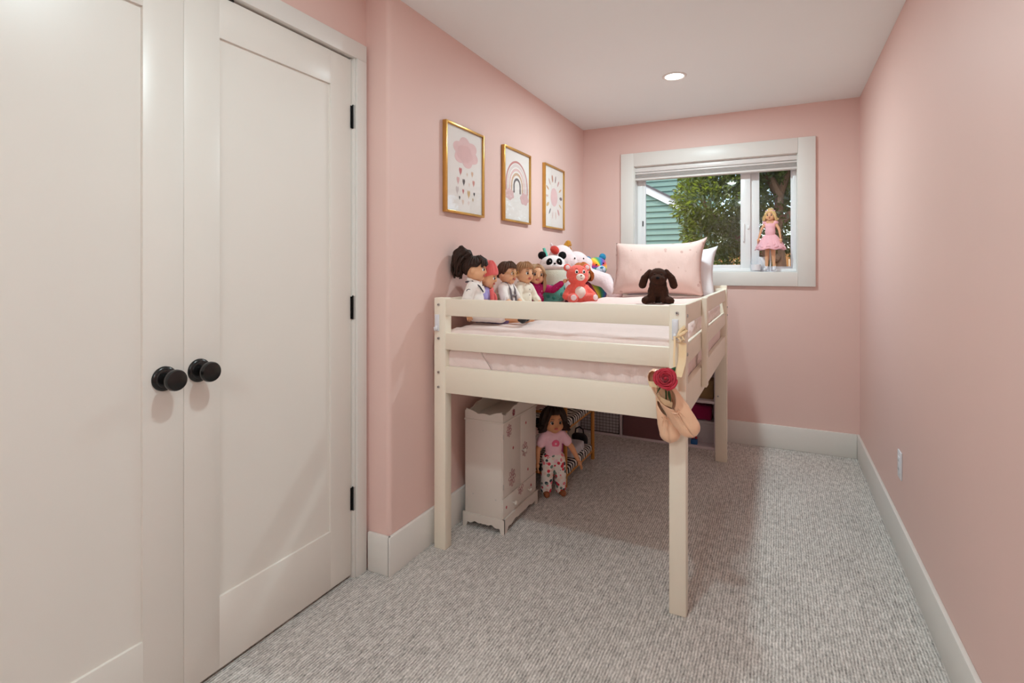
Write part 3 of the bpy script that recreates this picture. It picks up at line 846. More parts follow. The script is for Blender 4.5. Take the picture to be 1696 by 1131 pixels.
m_ = Matrix.Translation(V((-.006, -.0775, .105))) @ Matrix.Rotation(R(90), 4, 'X') @ Matrix.Rotation(R(12), 4, 'Y')
bm = bmesh.new(); tube([m_ @ Vector((.0095*math.cos(t), .0095*math.sin(t), 0)) for t in [2*PI*i/20 for i in range(20)]], .0016, 6, bm, True)
tube([m_ @ Vector(p) for p in ((-.004, -.003, 0), (.004, -.003, 0), (.004, .003, 0), (-.004, .003, 0))], .0013, 6, bm, True)
part('sleeve_emblem', bm, 'c_navy', d)

# 2: coral knitted hat
d, hd, V, ap, lp = doll('doll with a coral pink knitted hat and lilac top', (-1.285, 2.268, .935), R(10), 'skin', 'hair_brown', None, (R(4), R(10), R(6)), top='c_purple', sleeve=.2, bottom=('c_purple', .45, .01), tilt=(0, R(4)))
hat = hair_shell((.050, .049, .057), .008, lambda p: R(72)+R(30)*ss(.7, 2.2, p), lambda p: 0, 0, groove=40, amp=.0012)
for v in hat.verts:
    if v.co.z > .03: v.co.z += (v.co.z-.03)*.55; v.co.x -= (v.co.z-.03)*.12
part('knitted_hat', hat, 'c_coral', hd)
part('scarf', tube([V((.010, .03, .140)), V((.030, .012, .142)), V((.034, -.012, .136)), V((.042, -.018, .110)), V((.046, -.020, .080)), V((.052, -.022, .055))], [.008, .010, .011, .010, .012, .010], 8), 'c_coral', d)
part('scarf_tail', tube([V((.034, -.012, .136)), V((.046, .008, .112)), V((.052, .016, .085))], [.009, .011, .010], 8), 'c_coral', d)
part('printed_badge', ell(V((.040, -.012, .050)), (.004, .007, .006)), 'c_navy', d)

# 3: glasses
d, hd, V, ap, lp = doll('dark haired doll wearing round glasses and a white shirt with straps', (-1.262, 2.478, .948), R(-2), 'skin', 'hair_brown', 'bowl', (0, R(5), R(0)), top='c_white', sleeve=.42, bottom=('c_grey', .6, .006),
    arms={1: ((.020, .074, .070), (.060, .066, .035)), -1: ((.030, -.074, .070), (.080, -.050, .040))}, thick=.011)
g = bmesh.new()
for s in (-1, 1):
    tube([(.0505+.001*math.cos(t), s*.0185+.0125*math.cos(t), .001+.0115*math.sin(t)) for t in [2*PI*i/20 for i in range(20)]], .0011, 6, g, True)
    tube([(.0495, s*.031, .003), (.030, s*.046, .004), (0, s*.052, .002)], .0010, 6, g)
tube([(.0515, -.006, .003), (.0535, 0, .0045), (.0515, .006, .003)], .0010, 6, g)
part('glasses', g, 'gold', hd)
for s in (-1, 1): part('strap', tube([V((-.02, s*.022, .150)), V((.012, s*.026, .156)), V((.034, s*.024, .120)), V((.043, s*.022, .070)), V((.044, s*.020, .03))], .0055, 8), 'c_grey', d)
part('strap_bar', tube([V((.041, -.024, .090)), V((.044, 0, .088)), V((.041, .024, .090))], .005, 8), 'c_grey', d)
part('cuff', tube([ap[-1][1]+Vector((.010, -.020+.02*math.cos(t)+.02, .020*math.sin(t))) for t in [2*PI*i/14 for i in range(14)]], .004, 6, closed=True), 'c_white', d)

# 4: light brown bowl cut
d, hd, V, ap, lp = doll('doll with light brown bowl haircut and cream shirt', (-1.245, 2.650, .948), R(-14), 'skin', 'hair_light', 'bowl', (0, R(5), R(-4)), top='c_cream', sleeve=.9, bottom=('c_cream', .8, .004),
    arms={1: ((.020, .072, .070), (.070, .050, .045)), -1: ((.020, -.072, .066), (.065, -.060, .026))}, thick=.011)
part('collar', tube([V((.028, .018, .142)), V((-.020, .022, .156)), V((-.022, -.022, .156)), V((.028, -.018, .142))], .006, 8), 'c_cream', d)
for z in (.115, .085, .055): part('button', ell(V((.0415, 0, z)), (.0015, .003, .003)), 'c_grey', d)

# 5: long blond hair, magenta jumper, one arm held out
d, hd, V, ap, lp = doll('long haired blond doll in a magenta jumper stretching one arm out', (-1.240, 2.800, .938), R(-42), 'skin', 'hair_blond', 'long', (R(-6), R(4), R(-8)), top='c_magenta', sleeve=.97, bottom=('c_magenta', .8, .008),
    arms={1: ((.055, .082, .118), (.090, .125, .158)), -1: ((.026, -.070, .066), (.070, -.058, .022))}, thick=.008)
part('cowl', tube([V((.024*math.cos(t), .024*math.sin(t), .150)) for t in [2*PI*i/16 for i in range(16)]], .010, 8, closed=True), 'c_magenta', d)

# 6: ginger doll half hidden behind the coral bear
d, hd, V, ap, lp = doll('ginger haired doll in a maroon skirt half hidden behind the coral bear', (-1.055, 3.06, .948), R(-28), 'skin', 'hair_ginger', 'bob', (0, 0, 0), top='c_maroon', sleeve=.8, legs={1: ((.11, .050, .002), (.180, .070, -.014)), -1: ((.11, -.036, 0), (.19, -.040, -.012))})
sk = bmesh.new(); ring = []
for j in range(12):
    t = j/11; row = []
    for i in range(48):
        a = 2*PI*i/48; rr = .044+.085*t**.8; wv = .006*t*math.sin(a*9)
        row.append(sk.verts.new((.030*t+(rr+wv)*math.cos(a)*1.05, (rr+wv)*math.sin(a), Hh_ if False else .085-.055*t+.020*math.sin(PI*t)+wv)))
    ring.append(row)
for a, b in zip(ring, ring[1:]):
    for i in range(48): sk.faces.new((a[i], a[(i+1) % 48], b[(i+1) % 48], b[i]))
o = part('skirt', sk, 'c_maroon', d); md = o.modifiers.new('thick', 'SOLIDIFY'); md.thickness = .003

# standing doll beside the wardrobe
d, hd, V, ap, lp = doll('standing doll with dark curls, pink tee and flowered trousers under the bed', (-1.072, 2.652, 0), R(-52), 'skin_tan', 'hair_dark', 'curly', (0, R(4), R(2)), hip=.200, top='c_pink', sleeve=.28, bottom=('c_floral', .95, .006), group=None,
    arms={1: ((.012, .098, .055), (.040, .125, -.005)), -1: ((.006, -.088, .050), (.020, -.092, -.010))}, legs={1: ((.006, .036, -.085), (0, .040, -.170)), -1: ((.006, -.036, -.085), (0, -.040, -.170))}, shoes='c_brown', thick=.018, wave=.007, neck=.202, hscale=1.1)
MT['printpink'] = cloth('print_pink', S(222, 96, 128)); MT['printpale'] = cloth('print_pale', S(240, 190, 200))
part('printed_flower', ell(V((.0385, .002, .088)), (.003, .021, .020)), 'printpink', d); part('printed_flower_eye', ell(V((.0415, .002, .088)), (.002, .006, .006)), 'printpale', d)
part('necklace', tube([V((.026*math.cos(t), .026*math.sin(t), .150-.008*math.cos(t))) for t in [2*PI*i/16 for i in range(16)]], .002, 6, closed=True), 'c_brown', d)

# small fashion doll on the window sill with its stand
d, hd, V, ap, lp = doll('slim blond doll in a pink tulle dress standing on the window sill', (-.045, 4.064, WZ0+.009), R(-100), 'skin', 'hair_yellow', 'bob', (0, 0, R(0)), hip=.212, slim=.60, hscale=.64, group=None, thick=.012, wave=.005, neck=.170,
    arms={1: ((.006, .056, .075), (.012, .066, .015)), -1: ((.006, -.056, .075), (.012, -.070, .020))}, legs={1: ((.004, .020, -.095), (.0, .024, -.190)), -1: ((.004, -.020, -.095), (.0, -.024, -.190))}, shoes='plastic', top=None)
blob('bodice', [('e', V((.003, 0, .060)), (.028, .033, .045)), ('e', V((.002, 0, .095)), (.025, .034, .030)), ('e', V((0, .034, .122)), (.017, .017, .015)), ('e', V((0, -.034, .122)), (.017, .017, .015))], 'c_tulle', d, .004, 3)
for lay, (z1, rad_, mm) in enumerate(((-.062, .100, 'c_tulle'), (-.048, .094, 'c_tulle'), (-.030, .082, 'c_tulle'))):
    sk = bmesh.new(); ring = []
    for j in range(9):
        t = j/8; row = []
        for i in range(60):
            a = 2*PI*i/60; rr = .026+(rad_-.026)*t**.75+.006*t*math.sin(a*(9+lay*2)+lay)
            row.append(sk.verts.new((rr*math.cos(a)*.62, rr*math.sin(a)*.95, V((0, 0, .045+(z1-.045)*t))[2]+.005*t*math.cos(a*(7+lay)))))
        ring.append(row)
    for a, b in zip(ring, ring[1:]):
        for i in range(60): sk.faces.new((a[i], a[(i+1) % 60], b[(i+1) % 60], b[i]))
    o = part('skirt_layer', sk, mm, d); md = o.modifiers.new('thick', 'SOLIDIFY'); md.thickness = .0012
part('topknot', remesh(ell((-.01, 0, .066), (.022, .030, .018)), .004, 1, lambda p, n: n*(mnoise.noise(p*90)*.006)), 'hair_yellow', hd)
part('flower_wreath', tube([(.030*math.cos(t)*1.1, .044*math.sin(t), .050+.003*math.sin(t*9)) for t in [2*PI*i/20 for i in range(20)]], .005, 7, closed=True), 'c_tulle', hd)
st = empty('doll_stand', (-.045, 4.086, WZ0+.007), 0, 'white stand holding up the small doll on the sill', 'doll stand')
part('stand_post', bx((-.005, -.003, .002), (.005, .003, .20), .001), 'plastic', st); part('stand_base', lathe([(0, 0), (.032, 0), (.032, .0015), (.004, .004), (0, .004)], 28, m=Matrix.Diagonal((1, .55, 1, 1))), 'plastic', st)

# ------------------------------------------------------------------ plush toys on the bed
MT['f_coral'] = fur('coral_fur', S(240, 104, 92), .12); MT['f_cream'] = fur('cream_fur', S(240, 226, 216), .06); MT['f_white'] = fur('white_fur', S(240, 232, 232), .04)
MT['f_blush'] = fur('blush_fur', S(240, 218, 220), .05); MT['f_choc'] = fur('chocolate_fur', S(62, 38, 28), .35); MT['f_black'] = fur('black_fur', S(24, 22, 24), .2)
MT['f_teal'] = fur('teal_fur', S(108, 194, 176), .12); MT['f_teal_dark'] = fur('dark_teal_fur', S(60, 146, 130), .12); MT['f_mint'] = fur('pale_mint_fur', S(222, 226, 208), .05)
MT['f_red'] = fur('red_fur', S(196, 60, 50), .1); MT['f_mustard'] = fur('mustard_fur', S(190, 130, 40), .15); MT['f_blue'] = fur('blue_fur', S(40, 130, 170), .12)
MT['f_bluegrey'] = fur('pale_blue_fur', S(196, 206, 222), .05)
def rainbow_mat():
    m, nt, p = nodes('rainbow_fur'); v = coords(nt, 'Object'); sx = nt.nodes.new('ShaderNodeSeparateXYZ'); nt.links.new(v, sx.inputs[0])
    a = math_n(nt, 'MULTIPLY_ADD', math_n(nt, 'ARCTAN2', sx.outputs[2], sx.outputs[1]), 2/PI, 2.0)
    a = math_n(nt, 'FRACT', math_n(nt, 'MULTIPLY', a, .5*1.4))
    r = nt.nodes.new('ShaderNodeValToRGB'); nt.links.new(a, r.inputs[0]); e = r.color_ramp.elements
    cs_ = [S(40, 140, 170), S(70, 160, 80), S(240, 210, 60), S(240, 150, 40), S(220, 60, 60), S(150, 60, 150), S(50, 90, 180)]
    e[0].color = cs_[0]; e[1].position = 1; e[1].color = cs_[0]
    for i in range(1, 7): k = e.new(i/7); k.color = cs_[i]
    nt.links.new(r.outputs[0], p.inputs['Base Color']); p.inputs['Roughness'].default_value = .9; p.inputs['Sheen Weight'].default_value = .3
    add_bump(nt, p, tnoise(nt, v, 260, 4), .6, .003)
    return m
MT['f_rainbow'] = rainbow_mat()
fz = lambda p, n: n*(mnoise.noise(p*120)*.0014)
# chocolate puppy
d = empty('plush_puppy', (-.542, 2.75, 1.036), 0, 'dark chocolate plush puppy sitting in front of the pink pillow', 'plush toy', rot=(0, 0, R(-80)))
blob('body', [('e', (-.01, 0, .055), (.052, .052, .055)), ('e', (.0, 0, .09), (.042, .044, .045)), ('e', (.004, 0, .135), (.044, .047, .043)), ('e', (.040, 0, .118), (.030, .037, .027)),
              ('c', (.03, .04, .022), (.07, .062, .016), .022, .018), ('c', (.03, -.04, .022), (.07, -.062, .016), .022, .018), ('c', (.02, .03, .07), (.052, .026, .02), .018, .017), ('c', (.02, -.03, .07), (.052, -.026, .02), .018, .017)], 'f_choc', d, .004, 5, fz)
for s in (-1, 1):
    blob('ear', [('c', (0, s*.040, .158), (.008, s*.066, .125), .014, .019), ('c', (.008, s*.066, .125), (.012, s*.076, .092), .019, .020)], 'f_choc', d, .004, 4, fz)
    part('eye', ell((.044, s*.017, .146), (.005, .005, .005)), 'iris', d)
part('nose', ell((.068, 0, .128), (.007, .010, .007)), 'f_black', d)

# coral teddy bear
d = empty('teddy_bear', (-1.005, 2.862, 1.010), 0, 'coral pink teddy bear with a pale muzzle and tummy', 'plush toy', rot=(0, R(-6), R(-52)))
blob('body', [('e', (0, 0, .055), (.052, .056, .062)), ('e', (0, 0, .165), (.056, .064, .058)), ('e', (.008, 0, .145), (.05, .058, .04)), ('e', (.0, 0, .10), (.040, .042, .04)),
              ('c', (.0, .046, .092), (.026, .078, .045), .020, .023), ('c', (.0, -.046, .092), (.026, -.078, .045), .020, .023),
              ('c', (.02, .040, .03), (.085, .058, .030), .030, .027), ('c', (.02, -.040, .03), (.085, -.058, .030), .030, .027)], 'f_coral', d, .0045, 5, fz)
for s in (-1, 1):
    e = blob('ear', [('e', (-.004, s*.058, .208), (.012, .022, .022))], 'f_coral', d, .004, 3, fz)
    part('inner_ear', ell((.006, s*.058, .208), (.005, .013, .013)), 'f_blush', e)
    part('eye_white', ell((.0505, s*.021, .178), (.005, .0095, .0115), (0, 0, s*R(16))), 'eyewhite', d); part('pupil', ell((.0545, s*.021, .177), (.0035, .0055, .0075)), 'f_black', d)
    part('brow', tube([(.050, s*.014, .196), (.049, s*.020, .1985), (.046, s*.026, .197)], .0012, 6), 'brow', d)
part('muzzle', ell((.050, 0, .148), (.018, .026, .021)), 'f_cream', d); part('nose', ell((.067, 0, .156), (.004, .006, .004)), 'c_brown', d)
part('mouth', tube([(.064, -.010, .143), (.0675, 0, .139), (.064, .010, .143)], .0011, 6), 'f_black', d)
part('tummy', ell((.038, 0, .062), (.018, .033, .036)), 'f_cream', d)
for s in (-1, 1): part('foot_pad', ell((.109, s*.0625, .032), (.004, .016, .016), (0, 0, s*R(15))), 'f_blush', d)

# panda in a cup
d = empty('plush_panda_cup', (-1.205, 2.975, 1.014), 0, 'plush panda in a teal spotted cup', 'plush toy', rot=(R(0), R(-4), R(-58)))
obj('cup', lathe([(0, .004), (.055, 0), (.064, .006), (.070, .05), (.0735, .095), (.0735, .098), (0, .098)], 40), 'f_teal', d, True, 50)
obj('cup_band', lathe([(0, .097), (.0745, .097), (.0785, .14), (.081, .178), (.079, .184), (0, .184)], 40), 'f_mint', d, True, 50)
for a, z, r_ in ((-35, .03, .013), (10, .070, .011), (-5, .022, .012), (40, .045, .012), (-60, .075, .011), (65, .08, .010), (-20, .064, .012)):
    rad = .060+.0135*z/.095
    part('spot', ell(((rad+.001)*math.cos(R(a)), (rad+.001)*math.sin(R(a)), z), (.004, r_, r_), (0, 0, R(a))), 'f_teal_dark', d)
hd = blob('head', [('e', (0, 0, .205), (.082, .086, .030)), ('e', (0, 0, .225), (.072, .078, .052))], 'f_white', d, .005, 5, fz)
for s in (-1, 1):
    blob('ear', [('e', (-.006, s*.062, .277), (.016, .026, .025))], 'f_black', d, .004, 3, fz)
    part('eye_patch', ell((.064, s*.030, .232), (.012, .018, .023), (s*R(22), 0, s*R(24))), 'f_black', d)
    part('eye', ell((.0745, s*.027, .235), (.003, .004, .005)), 'eyewhite', d)
part('nose', ell((.0755, 0, .222), (.005, .007, .005)), 'f_black', d)
part('mouth', tube([(.077, -.013, .212), (.079, -.006, .208), (.079, 0, .213), (.079, .006, .208), (.077, .013, .212)], .0012, 6), 'f_black', d)
part('straw', tube([(-.03, -.03, .25), (-.038, -.034, .29), (-.048, -.044, .325)], [.010, .011, .009], 10), 'f_teal', d)

# round white plush with a red ear patch and a mustard ear
d = empty('plush_calf', (-1.262, 3.225, 1.014), 0, 'tall white plush calf with red ear patch and mustard ear', 'plush toy', rot=(0, 0, R(-40)))
blob('body', [('e', (0, 0, .11), (.082, .095, .115)), ('e', (.01, .01, .245), (.080, .092, .105)), ('e', (.045, .055, .235), (.045, .05, .055))], 'f_blush', d, .006, 6, fz)
part('red_patch', ell((.045, -.058, .315), (.018, .027, .034), (R(30), R(-35), R(-30))), 'f_red', d)
blob('ear', [('c', (.0, .040, .335), (.0, .065, .362), .016, .020), ('c', (0, .065, .362), (.0, .082, .350), .020, .010)], 'f_mustard', d, .004, 3, fz)
blob('small_ear', [('c', (-.01, -.045, .335), (-.01, -.056, .356), .012, .007)], 'f_blush', d, .004, 2, fz)
part('eye', ell((.087, .064, .262), (.004, .005, .006)), 'iris', d)
for z in (.232, .224, .228): part('freckle', ell((.089, .055+(z-.22)*2, z), (.0015, .0016, .0016)), 'f_mustard', d)

# white long-limbed plush
d = empty('plush_unicorn', (-1.205, 3.40, .975), 0, 'pale plush unicorn with an oval head and long soft limbs', 'plush toy', rot=(0, 0, R(-30)))
blob('body', [('e', (-.02, -.01, .09), (.085, .09, .095)), ('e', (.0, .0, .285), (.068, .088, .066), (R(-14), 0, 0)), ('e', (.02, .06, .265), (.052, .05, .050)), ('e', (-.005, -.005, .19), (.06, .06, .08)),
              ('c', (.04, .05, .195), (.15, .12, .155), .052, .050), ('c', (.15, .12, .155), (.245, .12, .075), .050, .046), ('c', (.04, -.04, .06), (.11, -.05, .035), .040, .034)], 'f_blush', d, .006, 6, fz)
part('eye', ell((.0655, .002, .302), (.004, .006, .006)), 'iris', d)
blob('ear', [('c', (-.02, -.06, .33), (-.02, -.075, .365), .014, .007)], 'f_blush', d, .004, 2, fz)
part('horn', lathe([(.013, 0), (.010, .015), (.006, .035), (0, .05)], 14, m=Matrix.Translation((-.03, -.03, .335))), 'f_mustard', d)

# rainbow teddy
d = empty('rainbow_bear', (-1.085, 3.525, .985), 0, 'rainbow striped teddy bear with a pale blue muzzle in the corner', 'plush toy', rot=(R(10), 0, R(-45)))
blob('body', [('e', (-.01, 0, .07), (.06, .065, .075))], 'f_rainbow', d, .006, 4, fz)
hb_ = empty('skip', (0, 0, 0)); bpy.data.objects.remove(hb_)
h_ = blob('head', [('e', (0, 0, 0), (.062, .074, .068))], 'f_rainbow', d, .005, 4, fz); h_.location = (.010, .012, .238)
for s in (-1, 1): blob('ear', [('e', (0, s*.056, .058), (.016, .026, .026))], 'f_blue', h_, .004, 3, fz)
part('muzzle', ell((.050, 0, -.018), (.026, .036, .030)), 'f_bluegrey', h_); part('nose', ell((.074, 0, -.003), (.006, .013, .007)), 'f_blue', h_)
part('mouth', tube([(.072, -.014, -.026), (.0755, -.006, -.032), (.077, 0, -.026), (.0755, .006, -.032), (.072, .014, -.026)], .0012, 6), 'c_navy', h_)
part('nose_line', tube([(.077, 0, -.008), (.0772, 0, -.026)], .001, 6), 'c_navy', h_)
for s in (-1, 1): part('eye', ell((.054, s*.026, .020), (.005, .006, .006)), 'iris', h_)

# ------------------------------------------------------------------ outside the window
MT['soil'] = M('garden_soil', S(120, 92, 62), .95, .35, 3, bump=(14, .6, .03))
MT['siding'] = M('mint_siding_paint', S(106, 135, 119), .6, .04, 6, bump=(40, .1, .002), stretch=(1, 1, 4))
MT['bark'] = M('tree_bark', S(130, 96, 68), .9, .3, 14, bump=(40, .8, .02), stretch=(1, 1, .3))
MT['roofing'] = M('roof_shingle', S(92, 88, 88), .9, .15, 20)
MT['fence'] = M('weathered_fence', S(176, 122, 66), .85, .2, 8, stretch=(1, 1, .15))
MT['leaves'] = leaf_mat('laurel_leaf', [S(42, 50, 30), S(74, 82, 46), S(128, 132, 80), S(156, 172, 52)])
struct('ground_outside', bx((-9, YB+T+.01, .55), (8, 20, .70)), 'soil', 'brown garden soil outside the window', 'ground')
hs = empty('green_house', (-2.6, 9.5, .70), 0, 'mint green clapboard gable with a white rake board', 'house')
hx, hy, hz = -2.6, 9.5, .70
EX = .1005
def roofz(x): return 2.545-.56*(x+2.07)
for i in range(22):
    z0 = .70+i*EX; z1 = z0+EX+.012
    xr_ = -.95
    xa = min(xr_, -2.07+(2.545-z1)/.56) if z1 > roofz(xr_) else xr_
    xb = min(xr_, -2.07+(2.545-z0)/.56) if z0 > roofz(xr_) else xr_
    if xb < -4.4: break
    poly = [(-4.6-hx, z0-hz), (xb-hx, z0-hz), (max(xa, -4.59)-hx, z1-hz), (-4.6-hx, z1-hz)]
    t = bmesh.new()
    f = [t.verts.new((p[0], (-.030 if k < 2 else -.004), p[1])) for k, p in enumerate(poly)]; b_ = [t.verts.new((p[0], .012, p[1])) for p in poly]
    t.faces.new(f); t.faces.new(list(reversed(b_)))
    for k in range(4): t.faces.new((f[k], b_[k], b_[(k+1) % 4], f[(k+1) % 4]))
    bmesh.ops.recalc_face_normals(t, faces=t.faces)
    part('plank', t, 'siding', hs, False)
def rake(off0, off1, y0, y1, mat, name):
    pl_ = [(-4.6-hx, roofz(-4.6)+off0-hz), (-.75-hx, roofz(-.75)+off0-hz), (-.75-hx, roofz(-.75)+off1-hz), (-4.6-hx, roofz(-4.6)+off1-hz)]
    part(name, prism(pl_, y0, y1, 'y'), mat, hs, False)
rake(-.015, .112, -.06, -.025, 'vinyl', 'rake_board'); rake(.113, .150, -.10, .9, 'roofing', 'roof_edge')
part('wall_core', bx((-2.0, .014, 0), (1.62, .9, 1.1)), 'siding', hs, False)
h2 = empty('clapboard_house', (-2.4, 10.6, .70), 0, 'mint green clapboard wall rising behind the gable', 'house')
for i in range(38):
    z0 = i*.1005
    t = bx((-2.6, -.022, z0), (1.35, .01, z0+.104))
    for v in t.verts:
        if v.co.y < 0 and v.co.z > z0+.05: v.co.y = -.004
    part('plank', t, 'siding', h2, False)
part('wall_core', bx((-2.6, .012, 0), (1.34, .3, 3.8)), 'siding', h2, False)
fe = empty('garden_fence', (1.0, 8.6, .70), 0, 'tan wooden garden fence behind the laurel tree', 'fence')
for i in range(26):
    x = -1.85+i*.143; part('board', bx((x, 0, 0), (x+.136, .02, .80+.01*math.sin(i*3)), .003), 'fence', fe)
for z in (.15, .65): part('rail', bx((-1.85, .021, z), (1.86, .06, z+.08)), 'fence', fe)

def tree(name, label, base, trunk, clusters, n, size, seed, spread=(1, 1, 1)):
    tr_ = empty(name, base, 0, label, 'tree')
    for pts, r0, r1, nm in trunk:
        k = len(pts); part(nm, tube(pts, [r0+(r1-r0)*i/(k-1) for i in range(k)], 9), 'bark', tr_)
    rng = np.random.default_rng(seed)
    C_ = np.array([c[0] for c in clusters], float); Rr = np.array([c[1] for c in clusters], float)
    vol = Rr.prod(1)**(2/3); ci = rng.choice(len(clusters), n, p=vol/vol.sum())
    dv = rng.normal(size=(n, 3)); dv /= np.linalg.norm(dv, axis=1)[:, None]
    rad = rng.uniform(.25, 1, n)**.45
    P = C_[ci]+dv*rad[:, None]*Rr[ci]
    d1 = rng.normal(size=(n, 3))*.6+dv*.8; d1[:, 2] -= .15; d1 /= np.linalg.norm(d1, axis=1)[:, None]
    up_ = rng.normal(size=(n, 3))*.6+np.array([0, 0, 1.0]); s_ = np.cross(d1, up_); s_ /= np.linalg.norm(s_, axis=1)[:, None]; nn = np.cross(s_, d1)
    L = size*rng.uniform(.7, 1.25, n)[:, None]; W = L*.20
    v = np.stack([P, P+d1*L*.30+s_*W*.9+nn*W*.30, P+d1*L*.30-s_*W*.9+nn*W*.30, P+d1*L*.70+s_*W*.85+nn*W*.15, P+d1*L*.70-s_*W*.85+nn*W*.15, P+d1*L-nn*L*.10, P+d1*L*.5], 1).reshape(-1, 3)
    b0 = np.arange(n)*7
    q = np.stack([np.stack([b0, b0+6, b0+1], 1), np.stack([b0, b0+2, b0+6], 1), np.stack([b0+1, b0+6, b0+3], 1), np.stack([b0+2, b0+4, b0+6], 1), np.stack([b0+3, b0+6, b0+5], 1), np.stack([b0+6, b0+4, b0+5], 1)], 1).reshape(-1, 3)
    me = bpy.data.meshes.new('foliage'); me.from_pydata(v.tolist(), [], q.tolist()); me.materials.append(MT['leaves']); me.shade_smooth()
    o = bpy.data.objects.new('foliage', me); COL.objects.link(o); o.parent = tr_; o['kind'] = 'stuff'
    return tr_
tree('laurel_tree', 'dense glossy laurel tree filling the window view', (.02, 6.5, .70),
     [([(0, 0, 0), (.02, .02, .5), (-.02, 0, .95), (.0, .0, 1.35)], .055, .045, 'trunk'),
      ([(0, 0, 1.30), (.10, .0, 1.6), (.16, .03, 2.0), (.20, .1, 2.5)], .038, .02, 'branch'), ([(0, 0, 1.30), (-.12, -.02, 1.55), (-.2, 0, 1.9), (-.4, .1, 2.4)], .055, .02, 'branch'),
      ([(-.01, 0, .62), (-.25, -.05, .74), (-.5, -.08, .92), (-.8, -.1, 1.3)], .055, .02, 'branch'), ([(0, 0, 1.0), (.25, 0, 1.25), (.6, .1, 1.6)], .04, .015, 'branch'), ([(-.25, -.05, .74), (-.35, 0, 1.1), (-.5, .05, 1.5)], .03, .012, 'branch')],
     [((-.62, -.1, 1.25), (.50, .6, .40)), ((-.55, 0, 1.72), (.56, .6, .40)), ((-.25, .1, 2.1), (.75, .8, .45)), ((-.70, -.1, .90), (.32, .45, .28)), ((.2, .25, 1.75), (.55, .6, .45)), ((.75, .1, 1.55), (.6, .7, .6)), ((.4, .2, 2.3), (.7, .7, .4)), ((-.2, .2, 1.0), (.42, .4, .42)), ((.5, .3, .75), (.4, .4, .3)), ((-.45, .5, .55), (.4, .3, .28))],
     42000, .060, 3)
tree('background_tree', 'airy green tree further behind the laurel', (1.0, 11.5, .70), [([(0, 0, 0), (.05, 0, 1.2), (0, 0, 2.6)], .12, .05, 'trunk'), ([(0, 0, 1.6), (-.5, 0, 2.2), (-.9, 0, 2.8)], .05, .02, 'branch')],
     [((-.2, 0, 2.6), (1.2, .9, .8)), ((-.9, 0, 1.9), (.8, .7, .6)), ((.5, 0, 1.6), (.9, .7, .7))], 4500, .11, 9)

# ------------------------------------------------------------------ ballet shoes, ribbons and rose on the near right post
MT['satin'] = M('peach_satin', S(238, 194, 160), .28, .10, 14, bump=(40, .25, .004), sheen=.2, spec=.5)
MT['satin_in'] = M('shoe_lining', S(205, 165, 130), .7, .08, 30)
MT['ribbon'] = M('cream_ribbon', S(240, 214, 172), .4, .06, 20, bump=(60, .15, .002))
def shoe_bm(L=.225, W=.034, Hh=.030):
    """heel at z=0, toe at z=-L; opening faces -y; sole towards +y"""
    bm = bmesh.new(); rows = []; n = 20; mrow = 34
    for i in range(mrow+1):
        t = i/mrow
        wd = W*(.62+.38*math.sin(PI*min(1, t*1.05)*.75))
        if t > .86: wd *= math.sqrt(max(.0, 1-((t-.86)/.145)**2))*.999+.03
        if t < .10: wd *= math.sqrt(max(.05, 1-((.10-t)/.105)**2))
        hh = Hh*(1.0-.25*t)*(1 if t < .9 else max(.35, 1-((t-.9)/.12)**2))
        if t < .10: hh *= .75+.25*t/.10
        gap = 0
        if t < .56: gap = R(50)*min(1, (.56-t)/.16)**.7
        row = []
        for j in range(n+1):
            a = -(PI-gap)+2*(PI-gap)*j/n
            wav = 1+.05*mnoise.noise(Vector((t*9, a*2, 1)))
            row.append(bm.verts.new((wd*math.sin(a)*wav, hh*math.cos(a)*.9*wav, -L*t)))
        rows.append(row)
    for a, b in zip(rows, rows[1:]):
        for j in range(n): bm.faces.new((a[j], a[j+1], b[j+1], b[j]))
    bm.faces.new(rows[0]); bm.faces.new(list(reversed(rows[-1])))
    # inner skin
    bmesh.ops.recalc_face_normals(bm, faces=bm.faces)
    return bm
def ribbon_bm(pts, w, side=(1, 0, 0), th=.0008):
    bm = bmesh.new(); A = []
    for k, p in enumerate(pts):
        p = Vector(p); s = Vector(side[k] if isinstance(side[0], tuple) else side).normalized()*w/2
        A.append([bm.verts.new(p-s), bm.verts.new(p+s), bm.verts.new(p+s+Vector((0, th, 0))), bm.verts.new(p-s+Vector((0, th, 0)))])
    for a, b in zip(A, A[1:]):
        for j in range(4): bm.faces.new((a[j], a[(j+1) % 4], b[(j+1) % 4], b[j]))
    bm.faces.new(A[0]); bm.faces.new(list(reversed(A[-1])))
    bmesh.ops.recalc_face_normals(bm, faces=bm.faces)
    return bm
